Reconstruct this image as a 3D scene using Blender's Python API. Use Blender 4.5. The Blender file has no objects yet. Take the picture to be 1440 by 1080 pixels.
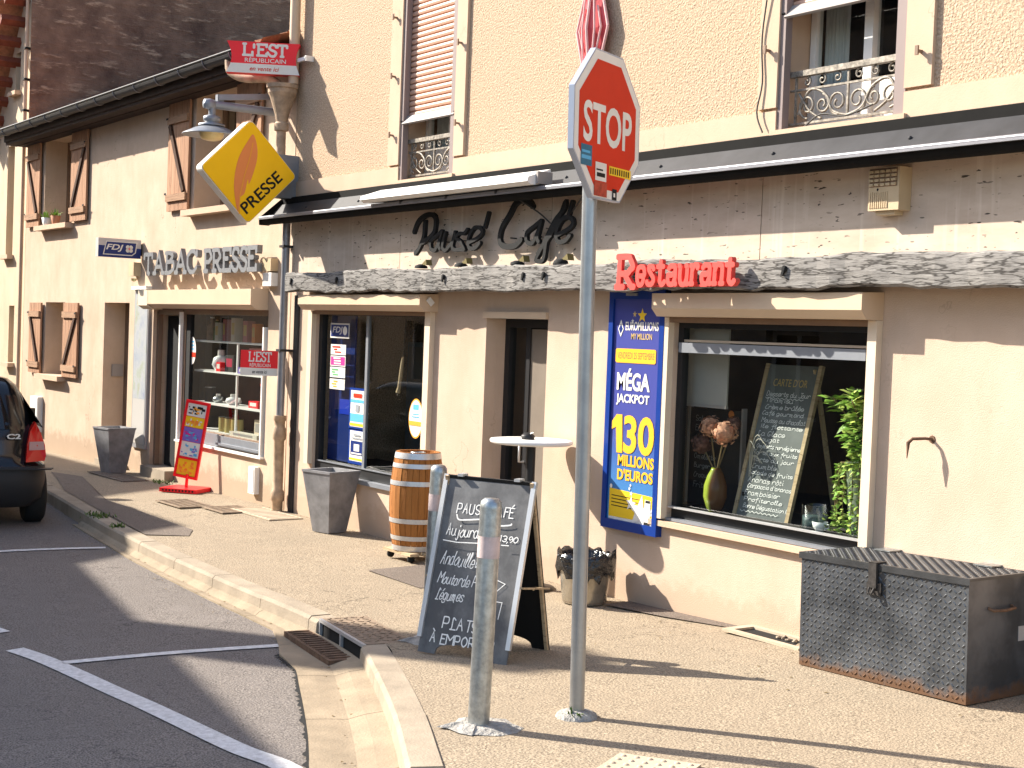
import bpy, math, random
from mathutils import Vector, Matrix
random.seed(7)
S = bpy.context.scene
COL = S.collection
R = math.radians

# ------------------------------------------------------------------ camera
YAW, PIT, ROLL = R(35.2), R(1.9), R(2.2)
fw = Vector((-math.cos(YAW)*math.cos(PIT), math.sin(YAW)*math.cos(PIT), -math.sin(PIT)))
rt = fw.cross(Vector((0, 0, 1))).normalized()
dn = fw.cross(rt)
rt2 = math.cos(ROLL)*rt - math.sin(ROLL)*dn
dn2 = math.sin(ROLL)*rt + math.cos(ROLL)*dn
cam = bpy.data.cameras.new('camera'); camo = bpy.data.objects.new('camera', cam); COL.objects.link(camo)
cam.sensor_width = 36; cam.lens = 50.0; cam.clip_end = 500; cam.clip_start = .05
m = Matrix((rt2, -dn2, -fw)).transposed().to_4x4()
m.translation = Vector((0, -6.8, 2.05))
camo.matrix_world = m
S.camera = camo

# ------------------------------------------------------------------ light
SUN_AZ, SUN_EL = R(32), R(34)
d = Vector((math.cos(SUN_AZ)*math.cos(SUN_EL), math.sin(SUN_AZ)*math.cos(SUN_EL), -math.sin(SUN_EL)))
sl = bpy.data.lights.new('sun', 'SUN'); sl.energy = 5.0; sl.angle = R(.5); sl.color = (1, .93, .82)
so = bpy.data.objects.new('sun', sl); COL.objects.link(so)
so.rotation_euler = d.to_track_quat('-Z', 'Y').to_euler()
so.location = (-20, -20, 30)
W = bpy.data.worlds.new('World'); S.world = W; W.use_nodes = True
wn = W.node_tree.nodes; sky = wn.new('ShaderNodeTexSky'); sky.sky_type = 'NISHITA'; sky.sun_disc = False
sky.sun_elevation = SUN_EL; sky.sun_rotation = math.atan2(-d.x, -d.y) % (2*math.pi)
sky.dust_density = 1.5
W.node_tree.links.new(sky.outputs[0], wn['Background'].inputs[0]); wn['Background'].inputs[1].default_value = .135
S.view_settings.view_transform = 'Standard'; S.view_settings.look = 'None'
S.view_settings.exposure = 1.32; S.view_settings.gamma = 1
try: S.cycles.max_bounces = 8; S.cycles.transparent_max_bounces = 16
except Exception: pass

# ------------------------------------------------------------------ helpers
def lerp(x, xs, ys):
    if x <= xs[0]: return ys[0]
    for i in range(1, len(xs)):
        if x <= xs[i]:
            t = (x-xs[i-1])/(xs[i]-xs[i-1]); return ys[i-1]+t*(ys[i]-ys[i-1])
    return ys[-1]
GX = [-60, -40, -26, -22, -18, -14, -11.7, -7.9, -6.6, -5, -2, 4, 30]
GZ = [-1.0, -.45, -.12, 0, .08, .1, .1, .13, .17, .21, .27, .35, .6]
def g(x, y): return lerp(x, GX, GZ)+.015*y

def catmull(pts, n=6, closed=False):
    P = [Vector(p) for p in pts]; out = []
    N = len(P); rng = range(N if closed else N-1)
    for i in rng:
        if closed: p0, p1, p2, p3 = P[i-1], P[i], P[(i+1) % N], P[(i+2) % N]
        else: p0, p1, p2, p3 = P[max(i-1, 0)], P[i], P[i+1], P[min(i+2, N-1)]
        for k in range(n):
            t = k/n
            out.append(.5*((2*p1)+(-p0+p2)*t+(2*p0-5*p1+4*p2-p3)*t*t+(-p0+3*p1-3*p2+p3)*t**3))
    if not closed: out.append(P[-1])
    return out

X, Y, Z = Vector((1, 0, 0)), Vector((0, 1, 0)), Vector((0, 0, 1))

class MB:
    def __init__(s): s.v = []; s.f = []; s.m = []; s.k = 0; s.sm = []
    def add(s, vs, fs, mi=0, smooth=False):
        o = len(s.v); s.v += [Vector(v) for v in vs]
        s.f += [tuple(i+o for i in f) for f in fs]; s.m += [mi]*len(fs); s.sm += [smooth]*len(fs)
        return s
    def box(s, x0, x1, y0, y1, z0, z1, mi=0):
        return s.add([(x0,y0,z0),(x1,y0,z0),(x1,y1,z0),(x0,y1,z0),(x0,y0,z1),(x1,y0,z1),(x1,y1,z1),(x0,y1,z1)],
              [(0,3,2,1),(4,5,6,7),(0,1,5,4),(1,2,6,5),(2,3,7,6),(3,0,4,7)], mi)
    def obox(s, c, ax, ay, az, mi=0):      # centre and three half-axis vectors
        c, ax, ay, az = Vector(c), Vector(ax), Vector(ay), Vector(az)
        vs = [c+sx*ax+sy*ay+sz*az for sz in (-1, 1) for sx, sy in ((-1,-1),(1,-1),(1,1),(-1,1))]
        return s.add(vs, [(0,3,2,1),(4,5,6,7),(0,1,5,4),(1,2,6,5),(2,3,7,6),(3,0,4,7)], mi)
    def bar(s, a, b, w, h, up=Z, mi=0):    # rectangular bar from a to b
        a, b = Vector(a), Vector(b); t = (b-a); L = t.length; t /= L
        u = Vector(up).cross(t)
        if u.length < 1e-4: u = X.cross(t)
        u.normalize(); n = t.cross(u)
        return s.obox((a+b)/2, t*L/2, u*w/2, n*h/2, mi)
    def quad(s, a, b, c, d_, mi=0): return s.add([a, b, c, d_], [(0,1,2,3)], mi)
    def poly(s, pts, mi=0): return s.add(pts, [tuple(range(len(pts)))], mi)
    def prism(s, pts, ext, mi=0, mi_side=None, cap0=True):     # polygon (ccw seen from ext side) extruded along ext
        n = len(pts); e = Vector(ext); P = [Vector(p) for p in pts]
        s.add(P+[p+e for p in P], ([tuple(range(n-1, -1, -1))] if cap0 else [])+[tuple(range(n, 2*n))], mi)
        s.add(P+[p+e for p in P], [(i, (i+1) % n, n+(i+1) % n, n+i) for i in range(n)], mi if mi_side is None else mi_side)
        return s
    def tube(s, pts, r, n=8, mi=0, caps=True, smooth=True):
        P = [Vector(p) for p in pts]; N = len(P); vs = []; up = None
        rr = r if isinstance(r, (list, tuple)) else [r]*N
        for i in range(N):
            t = (P[min(i+1, N-1)]-P[max(i-1, 0)]).normalized()
            if up is None: up = (Z if abs(t.z) < .9 else X)
            u = up.cross(t)
            if u.length < 1e-4: u = X.cross(t) if abs(t.x) < .9 else Y.cross(t)
            u.normalize(); w = t.cross(u); up = w
            for k in range(n):
                a = 2*math.pi*k/n; vs.append(P[i]+rr[i]*(math.cos(a)*u+math.sin(a)*w))
        fs = [(i*n+k, i*n+(k+1) % n, (i+1)*n+(k+1) % n, (i+1)*n+k) for i in range(N-1) for k in range(n)]
        s.add(vs, fs, mi, smooth)
        if caps: s.add(vs[:n], [tuple(range(n-1, -1, -1))], mi); s.add(vs[-n:], [tuple(range(n))], mi)
        return s
    def lathe(s, prof, c=(0,0,0), n=24, mi=0, caps=True, smooth=True, axis=Z):   # prof: (r, h)
        c = Vector(c); ax = Vector(axis).normalized()
        u = X if abs(ax.x) < .9 else Y
        u = (u-ax*u.dot(ax)).normalized(); w = ax.cross(u); vs = []
        for r, h in prof:
            for k in range(n):
                a = 2*math.pi*k/n; vs.append(c+ax*h+r*(math.cos(a)*u+math.sin(a)*w))
        N = len(prof)
        fs = [(i*n+k, i*n+(k+1) % n, (i+1)*n+(k+1) % n, (i+1)*n+k) for i in range(N-1) for k in range(n)]
        s.add(vs, fs, mi, smooth)
        if caps:
            if prof[0][0] > 1e-5: s.add(vs[:n], [tuple(range(n-1, -1, -1))], mi)
            if prof[-1][0] > 1e-5: s.add(vs[-n:], [tuple(range(n))], mi)
        return s
    def ribbon(s, pts, w, O, U, V, depth=0, mi=0, cap=True, lift=.0004):
        P = [Vector((p[0], p[1])) for p in pts]
        Q = [P[0]]
        for p in P[1:]:
            if (p-Q[-1]).length > 1e-5: Q.append(p)
        P = Q
        if len(P) < 2: return s
        L = []; Rr = []
        for i in range(len(P)):
            a = (P[i]-P[i-1]).normalized() if i > 0 else None
            b = (P[i+1]-P[i]).normalized() if i < len(P)-1 else None
            if a is None: a = b
            if b is None: b = a
            na = Vector((-a.y, a.x)); nb = Vector((-b.y, b.x)); mm = na+nb
            if mm.length < .3: mm = na
            mm.normalize(); k = max(mm.dot(na), .55)
            L.append(P[i]+mm*(w/2/k)); Rr.append(P[i]-mm*(w/2/k))
        if cap:
            a = (P[1]-P[0]).normalized(); b = (P[-1]-P[-2]).normalized()
            L.insert(0, L[0]*.75+Rr[0]*.25-a*w*.3); Rr.insert(0, L[1]*.25+Rr[0]*.75-a*w*.3)
            lo, ro = L[-1].copy(), Rr[-1].copy()
            L.append(lo*.75+ro*.25+b*w*.3); Rr.append(lo*.25+ro*.75+b*w*.3)
        N = U.cross(V); n = len(L); s.k += 1; z0 = s.k*lift
        z0 = (s.k % 60)*lift
        def p3(p, h): return O+U*p.x+V*p.y+N*h
        top = [p3(L[i], depth+z0+i*1.5e-5) for i in range(n)]+[p3(Rr[i], depth+z0+i*1.5e-5) for i in range(n)]
        s.add(top, [(n+i, n+i+1, i+1, i) for i in range(n-1)], mi)
        if depth > 0:
            bot = [p3(p, 0) for p in L]+[p3(p, 0) for p in Rr]
            o = top+bot
            fs = []
            for i in range(n-1):
                fs.append((i, i+1, 2*n+i+1, 2*n+i)); fs.append((n+i+1, n+i, 3*n+i, 3*n+i+1))
            fs.append((0, 2*n, 3*n, n)); fs.append((n-1, 2*n-1, 4*n-1, 3*n-1))
            s.add(o, fs, mi)
        return s
    def strokes(s, txt, font, O, U, V, w=None, h=None, thick=.01, depth=0, slant=0, mi=0, lift=.0004, unit=None, wob=0):
        polys = layout(txt, font, wob)
        xs = [p[0] for q in polys for p in q]; ys = [p[1] for q in polys for p in q]
        x0, x1, y0, y1 = min(xs), max(xs), min(ys), max(ys)
        if unit: sx = sy = unit; x0 = 0; y0 = font.get('base', 0)
        else:
            sy = h/(y1-y0) if h else w/(x1-x0); sx = w/(x1-x0) if w else sy
        for q in polys:
            pts = [((p[0]-x0)*sx+slant*(p[1]-y0)*sy, (p[1]-y0)*sy) for p in q]
            s.ribbon(pts, thick, Vector(O), U, V, depth, mi, True, lift)
        return s
    def text(s, txt, O, U, V, w=None, h=None, depth=0, mi=0, bold=0, shear=0):
        vs, fs = font_mesh(txt, bold, shear, depth > 0)
        x0 = min(v.x for v in vs); x1 = max(v.x for v in vs); y0 = min(v.y for v in vs); y1 = max(v.y for v in vs)
        sy = h/(y1-y0) if h else w/(x1-x0); sx = w/(x1-x0) if w else sy
        N = U.cross(V); O = Vector(O)
        s.add([O+U*(v.x-x0)*sx+V*(v.y-y0)*sy+N*((v.z+.5)*depth if depth > 0 else 0) for v in vs], fs, mi)
        return s
    def build_each(s, name, mats, parent=None, world=True, tol=.003):
        par = list(range(len(s.v)))
        def fd(a):
            while par[a] != a: par[a] = par[par[a]]; a = par[a]
            return a
        for f in s.f:
            for i in f[1:]: par[fd(i)] = fd(f[0])
        comp = {}
        for i, f in enumerate(s.f): comp.setdefault(fd(f[0]), []).append(i)
        bbs = []
        for fs in comp.values():
            ids = {i for k in fs for i in s.f[k]}; P_ = [s.v[i] for i in ids]
            bbs.append([fs, [min(p[c] for p in P_)-tol for c in range(3)], [max(p[c] for p in P_)+tol for c in range(3)]])
        ch = True
        while ch:
            ch = False
            for i in range(len(bbs)):
                for j in range(i+1, len(bbs)):
                    if all(bbs[i][1][c] <= bbs[j][2][c] and bbs[j][1][c] <= bbs[i][2][c] for c in range(3)):
                        bbs[i] = [bbs[i][0]+bbs[j][0], [min(a, b) for a, b in zip(bbs[i][1], bbs[j][1])], [max(a, b) for a, b in zip(bbs[i][2], bbs[j][2])]]; del bbs[j]; ch = True; break
                if ch: break
        out = []
        for fs, _, _ in bbs:
            q = MB(); mp = {}
            for k in fs:
                for i in s.f[k]:
                    if i not in mp: mp[i] = len(q.v); q.v.append(s.v[i])
                q.f.append(tuple(mp[i] for i in s.f[k])); q.m.append(s.m[k]); q.sm.append(s.sm[k])
            out.append(q.build(name, mats, parent, world))
        return out
    def build(s, name, mats, parent=None, world=True):
        o = Vector((0, 0, 0))
        if parent is not None and world:
            p = parent
            while p is not None: o += p.location; p = p.parent
        me = bpy.data.meshes.new(name)
        me.from_pydata([v-o for v in s.v], [], s.f)
        for mt in (mats if isinstance(mats, (list, tuple)) else [mats]): me.materials.append(mt)
        me.polygons.foreach_set('material_index', s.m); me.polygons.foreach_set('use_smooth', s.sm)
        me.update()
        ob = bpy.data.objects.new(name, me); COL.objects.link(ob)
        if parent is not None: ob.parent = parent
        return ob

_fc = {}
def font_mesh(txt, bold, shear, ext):
    key = (txt, bold, shear, ext)
    if key in _fc: return _fc[key]
    c = bpy.data.curves.new('t', 'FONT'); c.body = txt; c.size = 1; c.offset = bold; c.shear = shear
    c.extrude = .5 if ext else 0; c.resolution_u = 4
    o = bpy.data.objects.new('t', c); COL.objects.link(o)
    dg = bpy.context.evaluated_depsgraph_get(); e = o.evaluated_get(dg); me = e.to_mesh()
    r = ([v.co.copy() for v in me.vertices], [tuple(p.vertices) for p in me.polygons])
    e.to_mesh_clear(); bpy.data.objects.remove(o); bpy.data.curves.remove(c)
    _fc[key] = r; return r

SLAB = {'base': 0, 'gap': .9, 'sp': 3, 'T': (6, '09 69|39 30|20 40|09 07|69 67'), 'A': (8, '10 49 70|23 63|00 20|60 80'),
 'B': (6, '10 19|~09 39 58 57 46 35 15|~35 55 64 62 51 30 00'), 'C': (6, '~67 58 49 29 18 07 03 11 20 40 51 62|67 69'),
 'P': (6, '10 19|~09 49 58 66 55 44 14|00 30'), 'R': (7, '10 19|~09 49 58 66 55 44 14|00 30|34 60 70'),
 'E': (6, '10 19|09 69 67|00 60 62|15 45'), 'S': (5, '~57 58 49 29 17 16 25 44 53 52 40 20 11 02 03'),
 'L': (6, '10 19|00 60 63|09 29'), 'U': (7, '~19 13 11 30 50 61 63 69|09 29|59 79'), 'I': (3, '00 20|09 29|10 19'),
 'N': (7, '10 19|19 60|60 69|00 20|09 19|59 79'), "'": (1, '09 06'), 'M': (8, '10 19 45 79 70|00 20|60 80'),
 'e': (6, '~13 53 55 46 26 15 12 20 40 52'), 's': (5, '~45 36 16 15 24 33 42 41 30 10 01'), 't': (5, '~28 22 21 30 40 51|06 46'),
 'a': (6, '~15 26 46 55 50|~54 33 13 11 20 40 52|50 60'), 'u': (6, '~16 12 20 40 52|56 50 60|06 16|46 56'),
 'r': (5, '16 10|00 20|~14 26 46 45|06 16'), 'n': (6, '16 10|00 20|06 16|~14 26 46 55 50|40 60')}
HAND = {'base': 2, 'gap': 1.0, 'sp': 3,
 'a': (5, '~44 36 16 04 03 12 32 43|~46 43 52'), 'b': (4, '~09 05 02|~04 16 36 44 32 12 02'), 'c': (4, '~45 36 16 04 03 12 32 43'),
 'd': (5, '~44 36 16 04 12 32 44|~49 43 52'), 'e': (4, '~04 44 36 16 04 03 12 32 43'), 'f': (4, '~48 39 28 24 20 10|06 46'),
 'g': (5, '~44 36 16 04 12 32 44|~46 41 30 10 01'), 'h': (4, '~09 05 02|~04 16 36 44 42'), 'i': (2, '~16 13 22|18 19'),
 'j': (3, '~26 21 10 01|28 29'), 'k': (4, '09 02|46 04 42'), 'l': (2, '~04 18 09 03 12 22'), 'm': (6, '~06 05 02|~04 16 25 22|~24 36 45 42 51'),
 'n': (4, '~06 05 02|~04 16 36 44 42'), 'o': (4, '~26 04 03 12 32 44 36 26'), 'p': (4, '~07 03 00|~05 16 36 44 32 12 03'),
 'q': (5, '~44 36 16 04 12 32 44|46 40'), 'r': (4, '~06 05 02|~04 16 36 45'), 's': (4, '~45 36 16 05 24 43 32 12 03'), 't': (3, '~18 13 22 33|06 36'),
 'u': (5, '~06 03 12 32 44|~46 43 52'), 'v': (4, '06 22 46'), 'x': (4, '06 42|46 02'), 'y': (4, '~06 04 13 33 46|~46 41 20 00'), 'z': (4, '06 46 02 42'),
 'A': (5, '02 29 42|15 35'), 'B': (4, '02 09|~09 39 38 26 06|~26 45 43 22 02'), 'C': (4, '~48 29 17 05 03 12 32 43'), 'D': (5, '02 09|~09 29 47 44 22 02'),
 'E': (4, '49 09 02 42|06 36'), 'F': (4, '49 09 02|06 36'), 'G': (5, '~48 29 07 04 12 32 44|44 24'), 'J': (4, '~49 43 22 03|29 69'), 'L': (4, '~38 19 13 02 22 42'),
 'M': (6, '~02 09|09 35|35 69|~69 62'), 'N': (5, '02 09 42 49'), 'O': (5, '~29 07 04 22 44 47 29'), 'P': (5, '02 09|~09 39 48 46 35 05'),
 'R': (5, '02 09|~09 39 48 46 35 05|25 42'), 'S': (4, '~48 29 08 06 25 44 43 22 03'), 'T': (4, '09 49|29 22'), 'U': (5, '~09 04 12 32 44 49'),
 '0': (4, '~29 07 04 22 44 47 29'), '1': (3, '07 29 22'), '3': (4, '~08 29 48 46 25 45 43 22 03'), '9': (4, '~47 29 07 15 36 47 44 22'),
 ',': (1, '12 00'), "'": (2, '19 17'), '!': (1, '09 04|02 03'), '.': (1, '02 03'), '-': (3, '04 24')}
ACC = {'É': ('E', 'a'), 'é': ('e', 'a'), 'È': ('E', 'g'), 'è': ('e', 'g'), 'À': ('A', 'g'), 'à': ('a', 'g'), 'û': ('u', 'c'), 'ô': ('o', 'c')}
def layout(txt, font, wob=0):
    x = 0; out = []; rnd = random.Random(txt)
    for ch in txt:
        if ch == ' ': x += font['sp']; continue
        ac = None
        if ch in ACC: ch, ac = ACC[ch]
        w, st = font[ch]; dy = rnd.uniform(-wob, wob); tilt = rnd.uniform(-wob, wob)*.15
        for q in st.split('|'):
            sm = q.startswith('~'); pts = [(x+int(p[0])+tilt*int(p[1]), int(p[1])+dy) for p in q.strip('~').split()]
            if sm: pts = [tuple(p) for p in catmull([(p[0], p[1], 0) for p in pts], 5)]
            out.append(pts)
        if ac:
            top = (9.8 if ch.isupper() else 7.2)+dy; cx = x+w*.45
            if ac == 'a': out.append([(cx-.4, top), (cx+1.2, top+1.8)])
            elif ac == 'g': out.append([(cx-1.2, top+1.8), (cx+.4, top)])
            else: out.append([(cx-1.1, top), (cx, top+1.2), (cx+1.1, top)])
        x += w+font['gap']
    return out

def thing(name, label, cat, loc=(0,0,0), rotz=0, group=None):
    o = bpy.data.objects.new(name, None); COL.objects.link(o)
    o.empty_display_size = .2; o.location = loc; o.rotation_euler = (0, 0, rotz)
    o['label'] = label; o['category'] = cat
    if group: o['group'] = group
    return o
def tag(o, label, cat, group=None):
    o['label'] = label; o['category'] = cat
    if group: o['group'] = group
    return o
def struct(o, kind='structure'): o['kind'] = kind; return o
def copy_tree(o, parent=None):
    c = o.copy(); COL.objects.link(c); c.parent = parent
    for ch in list(o.children): copy_tree(ch, c)
    return c

# ------------------------------------------------------------------ materials
def mat(name, col, rough=.7, metal=0, var=0, vscale=6, bump=0, bscale=60, spec=.3, col2=None, stretch=(1,1,1), bdist=.01, detail=4):
    mt = bpy.data.materials.new(name); mt.use_nodes = True; nt = mt.node_tree; b = nt.nodes['Principled BSDF']
    b.inputs['Base Color'].default_value = (*col, 1); b.inputs['Roughness'].default_value = rough; b.inputs['Metallic'].default_value = metal
    b.inputs['Specular IOR Level'].default_value = spec
    tc = nt.nodes.new('ShaderNodeTexCoord'); mp = nt.nodes.new('ShaderNodeMapping'); mp.inputs['Scale'].default_value = stretch
    nt.links.new(tc.outputs['Object'], mp.inputs[0])
    if var > 0 or col2:
        n = nt.nodes.new('ShaderNodeTexNoise'); n.inputs['Scale'].default_value = vscale; n.inputs['Detail'].default_value = detail; n.inputs['Roughness'].default_value = .65
        nt.links.new(mp.outputs[0], n.inputs['Vector'])
        r = nt.nodes.new('ShaderNodeValToRGB'); c2 = col2 or tuple(c*(1-var) for c in col); c1 = col if col2 else tuple(min(1, c*(1+var*.6)) for c in col)
        r.color_ramp.elements[0].position = .34; r.color_ramp.elements[0].color = (*c2, 1)
        r.color_ramp.elements[1].position = .66; r.color_ramp.elements[1].color = (*c1, 1)
        nt.links.new(n.outputs[0], r.inputs[0]); nt.links.new(r.outputs[0], b.inputs['Base Color'])
    if bump > 0:
        n2 = nt.nodes.new('ShaderNodeTexNoise'); n2.inputs['Scale'].default_value = bscale; n2.inputs['Detail'].default_value = 3
        nt.links.new(mp.outputs[0], n2.inputs['Vector'])
        bp = nt.nodes.new('ShaderNodeBump'); bp.inputs['Strength'].default_value = bump; bp.inputs['Distance'].default_value = bdist
        nt.links.new(n2.outputs[0], bp.inputs['Height']); nt.links.new(bp.outputs[0], b.inputs['Normal'])
    return mt
def nodes(mt): return mt.node_tree, mt.node_tree.nodes, mt.node_tree.links, mt.node_tree.nodes['Principled BSDF']
def mixcol(nt, fac, a, b_, mode='MIX'):
    n = nt.nodes.new('ShaderNodeMix'); n.data_type = 'RGBA'; n.blend_type = mode
    for i, v in ((0, fac), (6, a), (7, b_)):
        if isinstance(v, (float, int)): n.inputs[i].default_value = v
        elif isinstance(v, tuple): n.inputs[i].default_value = (*v, 1)
        else: nt.links.new(v, n.inputs[i])
    return n.outputs[2]
def noise(nt, scale, detail=3, stretch=(1,1,1), rough=.6, vor=False):
    tc = nt.nodes.new('ShaderNodeTexCoord'); mp = nt.nodes.new('ShaderNodeMapping'); mp.inputs['Scale'].default_value = stretch
    nt.links.new(tc.outputs['Object'], mp.inputs[0])
    n = nt.nodes.new('ShaderNodeTexVoronoi' if vor else 'ShaderNodeTexNoise'); n.inputs['Scale'].default_value = scale
    if not vor: n.inputs['Detail'].default_value = detail; n.inputs['Roughness'].default_value = rough
    nt.links.new(mp.outputs[0], n.inputs['Vector']); return n.outputs[0]
def ramp(nt, src, p0, c0, p1, c1):
    r = nt.nodes.new('ShaderNodeValToRGB'); e = r.color_ramp.elements
    e[0].position = p0; e[0].color = (*c0, 1); e[1].position = p1; e[1].color = (*c1, 1)
    nt.links.new(src, r.inputs[0]); return r.outputs[0]
def bump(nt, src, strength, dist, prev=None):
    b = nt.nodes.new('ShaderNodeBump'); b.inputs['Strength'].default_value = strength; b.inputs['Distance'].default_value = dist
    nt.links.new(src, b.inputs['Height'])
    if prev: nt.links.new(prev, b.inputs['Normal'])
    return b.outputs[0]
def glass(name, tint=(.84,.88,.86), rough=.006, ior=1.62):
    mt = bpy.data.materials.new(name); mt.use_nodes = True; nt = mt.node_tree; nt.nodes.remove(nt.nodes['Principled BSDF'])
    t = nt.nodes.new('ShaderNodeBsdfTransparent'); t.inputs[0].default_value = (*tint, 1)
    gl = nt.nodes.new('ShaderNodeBsdfGlossy'); gl.inputs['Roughness'].default_value = rough
    fr = nt.nodes.new('ShaderNodeFresnel'); ge = nt.nodes.new('ShaderNodeNewGeometry'); mi_ = nt.nodes.new('ShaderNodeMapRange')
    mi_.inputs[3].default_value = ior; mi_.inputs[4].default_value = 1/ior      # a single sheet reflects alike from both sides
    nt.links.new(ge.outputs['Backfacing'], mi_.inputs[0]); nt.links.new(mi_.outputs[0], fr.inputs[0])
    mx = nt.nodes.new('ShaderNodeMixShader'); nt.links.new(fr.outputs[0], mx.inputs[0]); nt.links.new(t.outputs[0], mx.inputs[1]); nt.links.new(gl.outputs[0], mx.inputs[2])
    nt.links.new(mx.outputs[0], nt.nodes['Material Output'].inputs[0]); return mt

M = {}
# roughcast render: coarse grain
mt = M['roughcast'] = mat('roughcast', (.60, .42, .26)); nt, N, L, B = nodes(mt)
n1 = noise(nt, 62, 4, (1,1,1), .55); n2 = noise(nt, 30, 3); n3 = noise(nt, 1.1, 4)
c = mixcol(nt, ramp(nt, n1, .36, (0,0,0), .62, (1,1,1)), (.385,.275,.19), (.60,.455,.325))
c = mixcol(nt, ramp(nt, n3, .35, (.25,)*3, .7, (0,0,0)), c, (.50,.34,.2))
L.new(c, B.inputs['Base Color']); B.inputs['Roughness'].default_value = .95; B.inputs['Specular IOR Level'].default_value = .1
L.new(bump(nt, n1, 1, .016, bump(nt, n2, .55, .014)), B.inputs['Normal'])
def plaster(name, c1, c2, stain, bscale=90, b=.25, streak=True):
    mt = mat(name, c1); nt, N, L, B = nodes(mt)
    a = noise(nt, 2.2, 6); s = noise(nt, 1.7, 5, (1.5, 1.5, .45), .7); f = noise(nt, bscale, 3)
    c = mixcol(nt, ramp(nt, a, .3, (0,0,0), .7, (1,1,1)), c2, c1)
    if streak: c = mixcol(nt, ramp(nt, s, .48, (0,0,0), .8, (.55,)*3), c, stain)
    c = mixcol(nt, ramp(nt, f, .3, (.22,)*3, .6, (0,0,0)), c, c2)
    # splash dirt and scuffs low on the wall, rain stains and hairline cracks
    tc = N.new('ShaderNodeTexCoord'); sp = N.new('ShaderNodeSeparateXYZ'); L.new(tc.outputs['Object'], sp.inputs[0])
    dn_ = noise(nt, 7, 6, (1,1,1), .7); ma = N.new('ShaderNodeMath'); ma.operation = 'MULTIPLY_ADD'; L.new(dn_, ma.inputs[0]); ma.inputs[1].default_value = -.55; L.new(sp.outputs[2], ma.inputs[2])
    c = mixcol(nt, ramp(nt, ma.outputs[0], -.16, (.75,)*3, .12, (0,0,0)), c, stain)
    cr_ = noise(nt, 1.15, 5, (1,1,1), .55); m1 = N.new('ShaderNodeMath'); m1.operation = 'SUBTRACT'; m1.inputs[1].default_value = .47; L.new(cr_, m1.inputs[0])
    m2 = N.new('ShaderNodeMath'); m2.operation = 'ABSOLUTE'; L.new(m1.outputs[0], m2.inputs[0])
    gate = ramp(nt, noise(nt, .55, 2), .56, (0,0,0), .62, (.5,)*3)
    c = mixcol(nt, mixcol(nt, 1.0, ramp(nt, m2.outputs[0], .0006, (1,1,1), .0022, (0,0,0)), gate, 'MULTIPLY'), c, tuple(x*.35 for x in stain))
    L.new(c, B.inputs['Base Color']); B.inputs['Roughness'].default_value = .9; B.inputs['Specular IOR Level'].default_value = .15
    L.new(bump(nt, f, b, .01, bump(nt, a, .2, .02)), B.inputs['Normal']); return mt
M['render'] = plaster('smooth_render', (.585,.45,.345), (.52,.385,.285), (.46,.335,.24), 120, .35)
M['tabac_render'] = plaster('old_render', (.60,.465,.35), (.50,.37,.265), (.38,.275,.19), 60, .3)
M['far_render'] = plaster('pale_render', (.62,.50,.36), (.55,.43,.3), (.4,.3,.2))
M['trim'] = plaster('trim_render', (.59,.435,.315), (.53,.385,.27), (.47,.335,.235), 100, .15)
M['gable'] = None
mt = M['gable'] = mat('dark_gable_render', (.1,.06,.045)); nt, N, L, B = nodes(mt)
a = noise(nt, 1.3, 7, (1,1,1), .75); s = noise(nt, 2.4, 6, (1, .75, 3.4), .7); f = noise(nt, 40, 3)
c = mixcol(nt, ramp(nt, a, .32, (0,0,0), .68, (1,1,1)), (.11,.066,.046), (.30,.185,.12))
c = mixcol(nt, ramp(nt, s, .55, (0,0,0), .66, (.85,)*3), c, (.50,.35,.23))
L.new(c, B.inputs['Base Color']); L.new(bump(nt, s, 1, .06, bump(nt, f, .8, .02)), B.inputs['Normal']); B.inputs['Roughness'].default_value = 1
# travertine band with dark pits and runs
mt = M['travertine'] = mat('travertine', (.6,.48,.36)); nt, N, L, B = nodes(mt)
a = noise(nt, 2.5, 5, (1,1,3)); p = noise(nt, 26, 2, (.5, 1, 1.7), .5); s = noise(nt, 4, 3, (4, 1, .2)); q = noise(nt, 2.2, 2, (1, 1, 2.5))
c = mixcol(nt, ramp(nt, a, .3, (0,0,0), .7, (1,1,1)), (.47,.36,.27), (.60,.485,.38))
c = mixcol(nt, ramp(nt, s, .55, (0,0,0), .72, (.55,)*3), c, (.7,.6,.49))
pit = ramp(nt, p, .325, (1,1,1), .35, (0,0,0)); pit = mixcol(nt, 1.0, pit, ramp(nt, q, .42, (.1,)*3, .56, (1,1,1)), 'MULTIPLY')
c = mixcol(nt, pit, c, (.06,.045,.035)); L.new(c, B.inputs['Base Color']); B.inputs['Roughness'].default_value = .75
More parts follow.
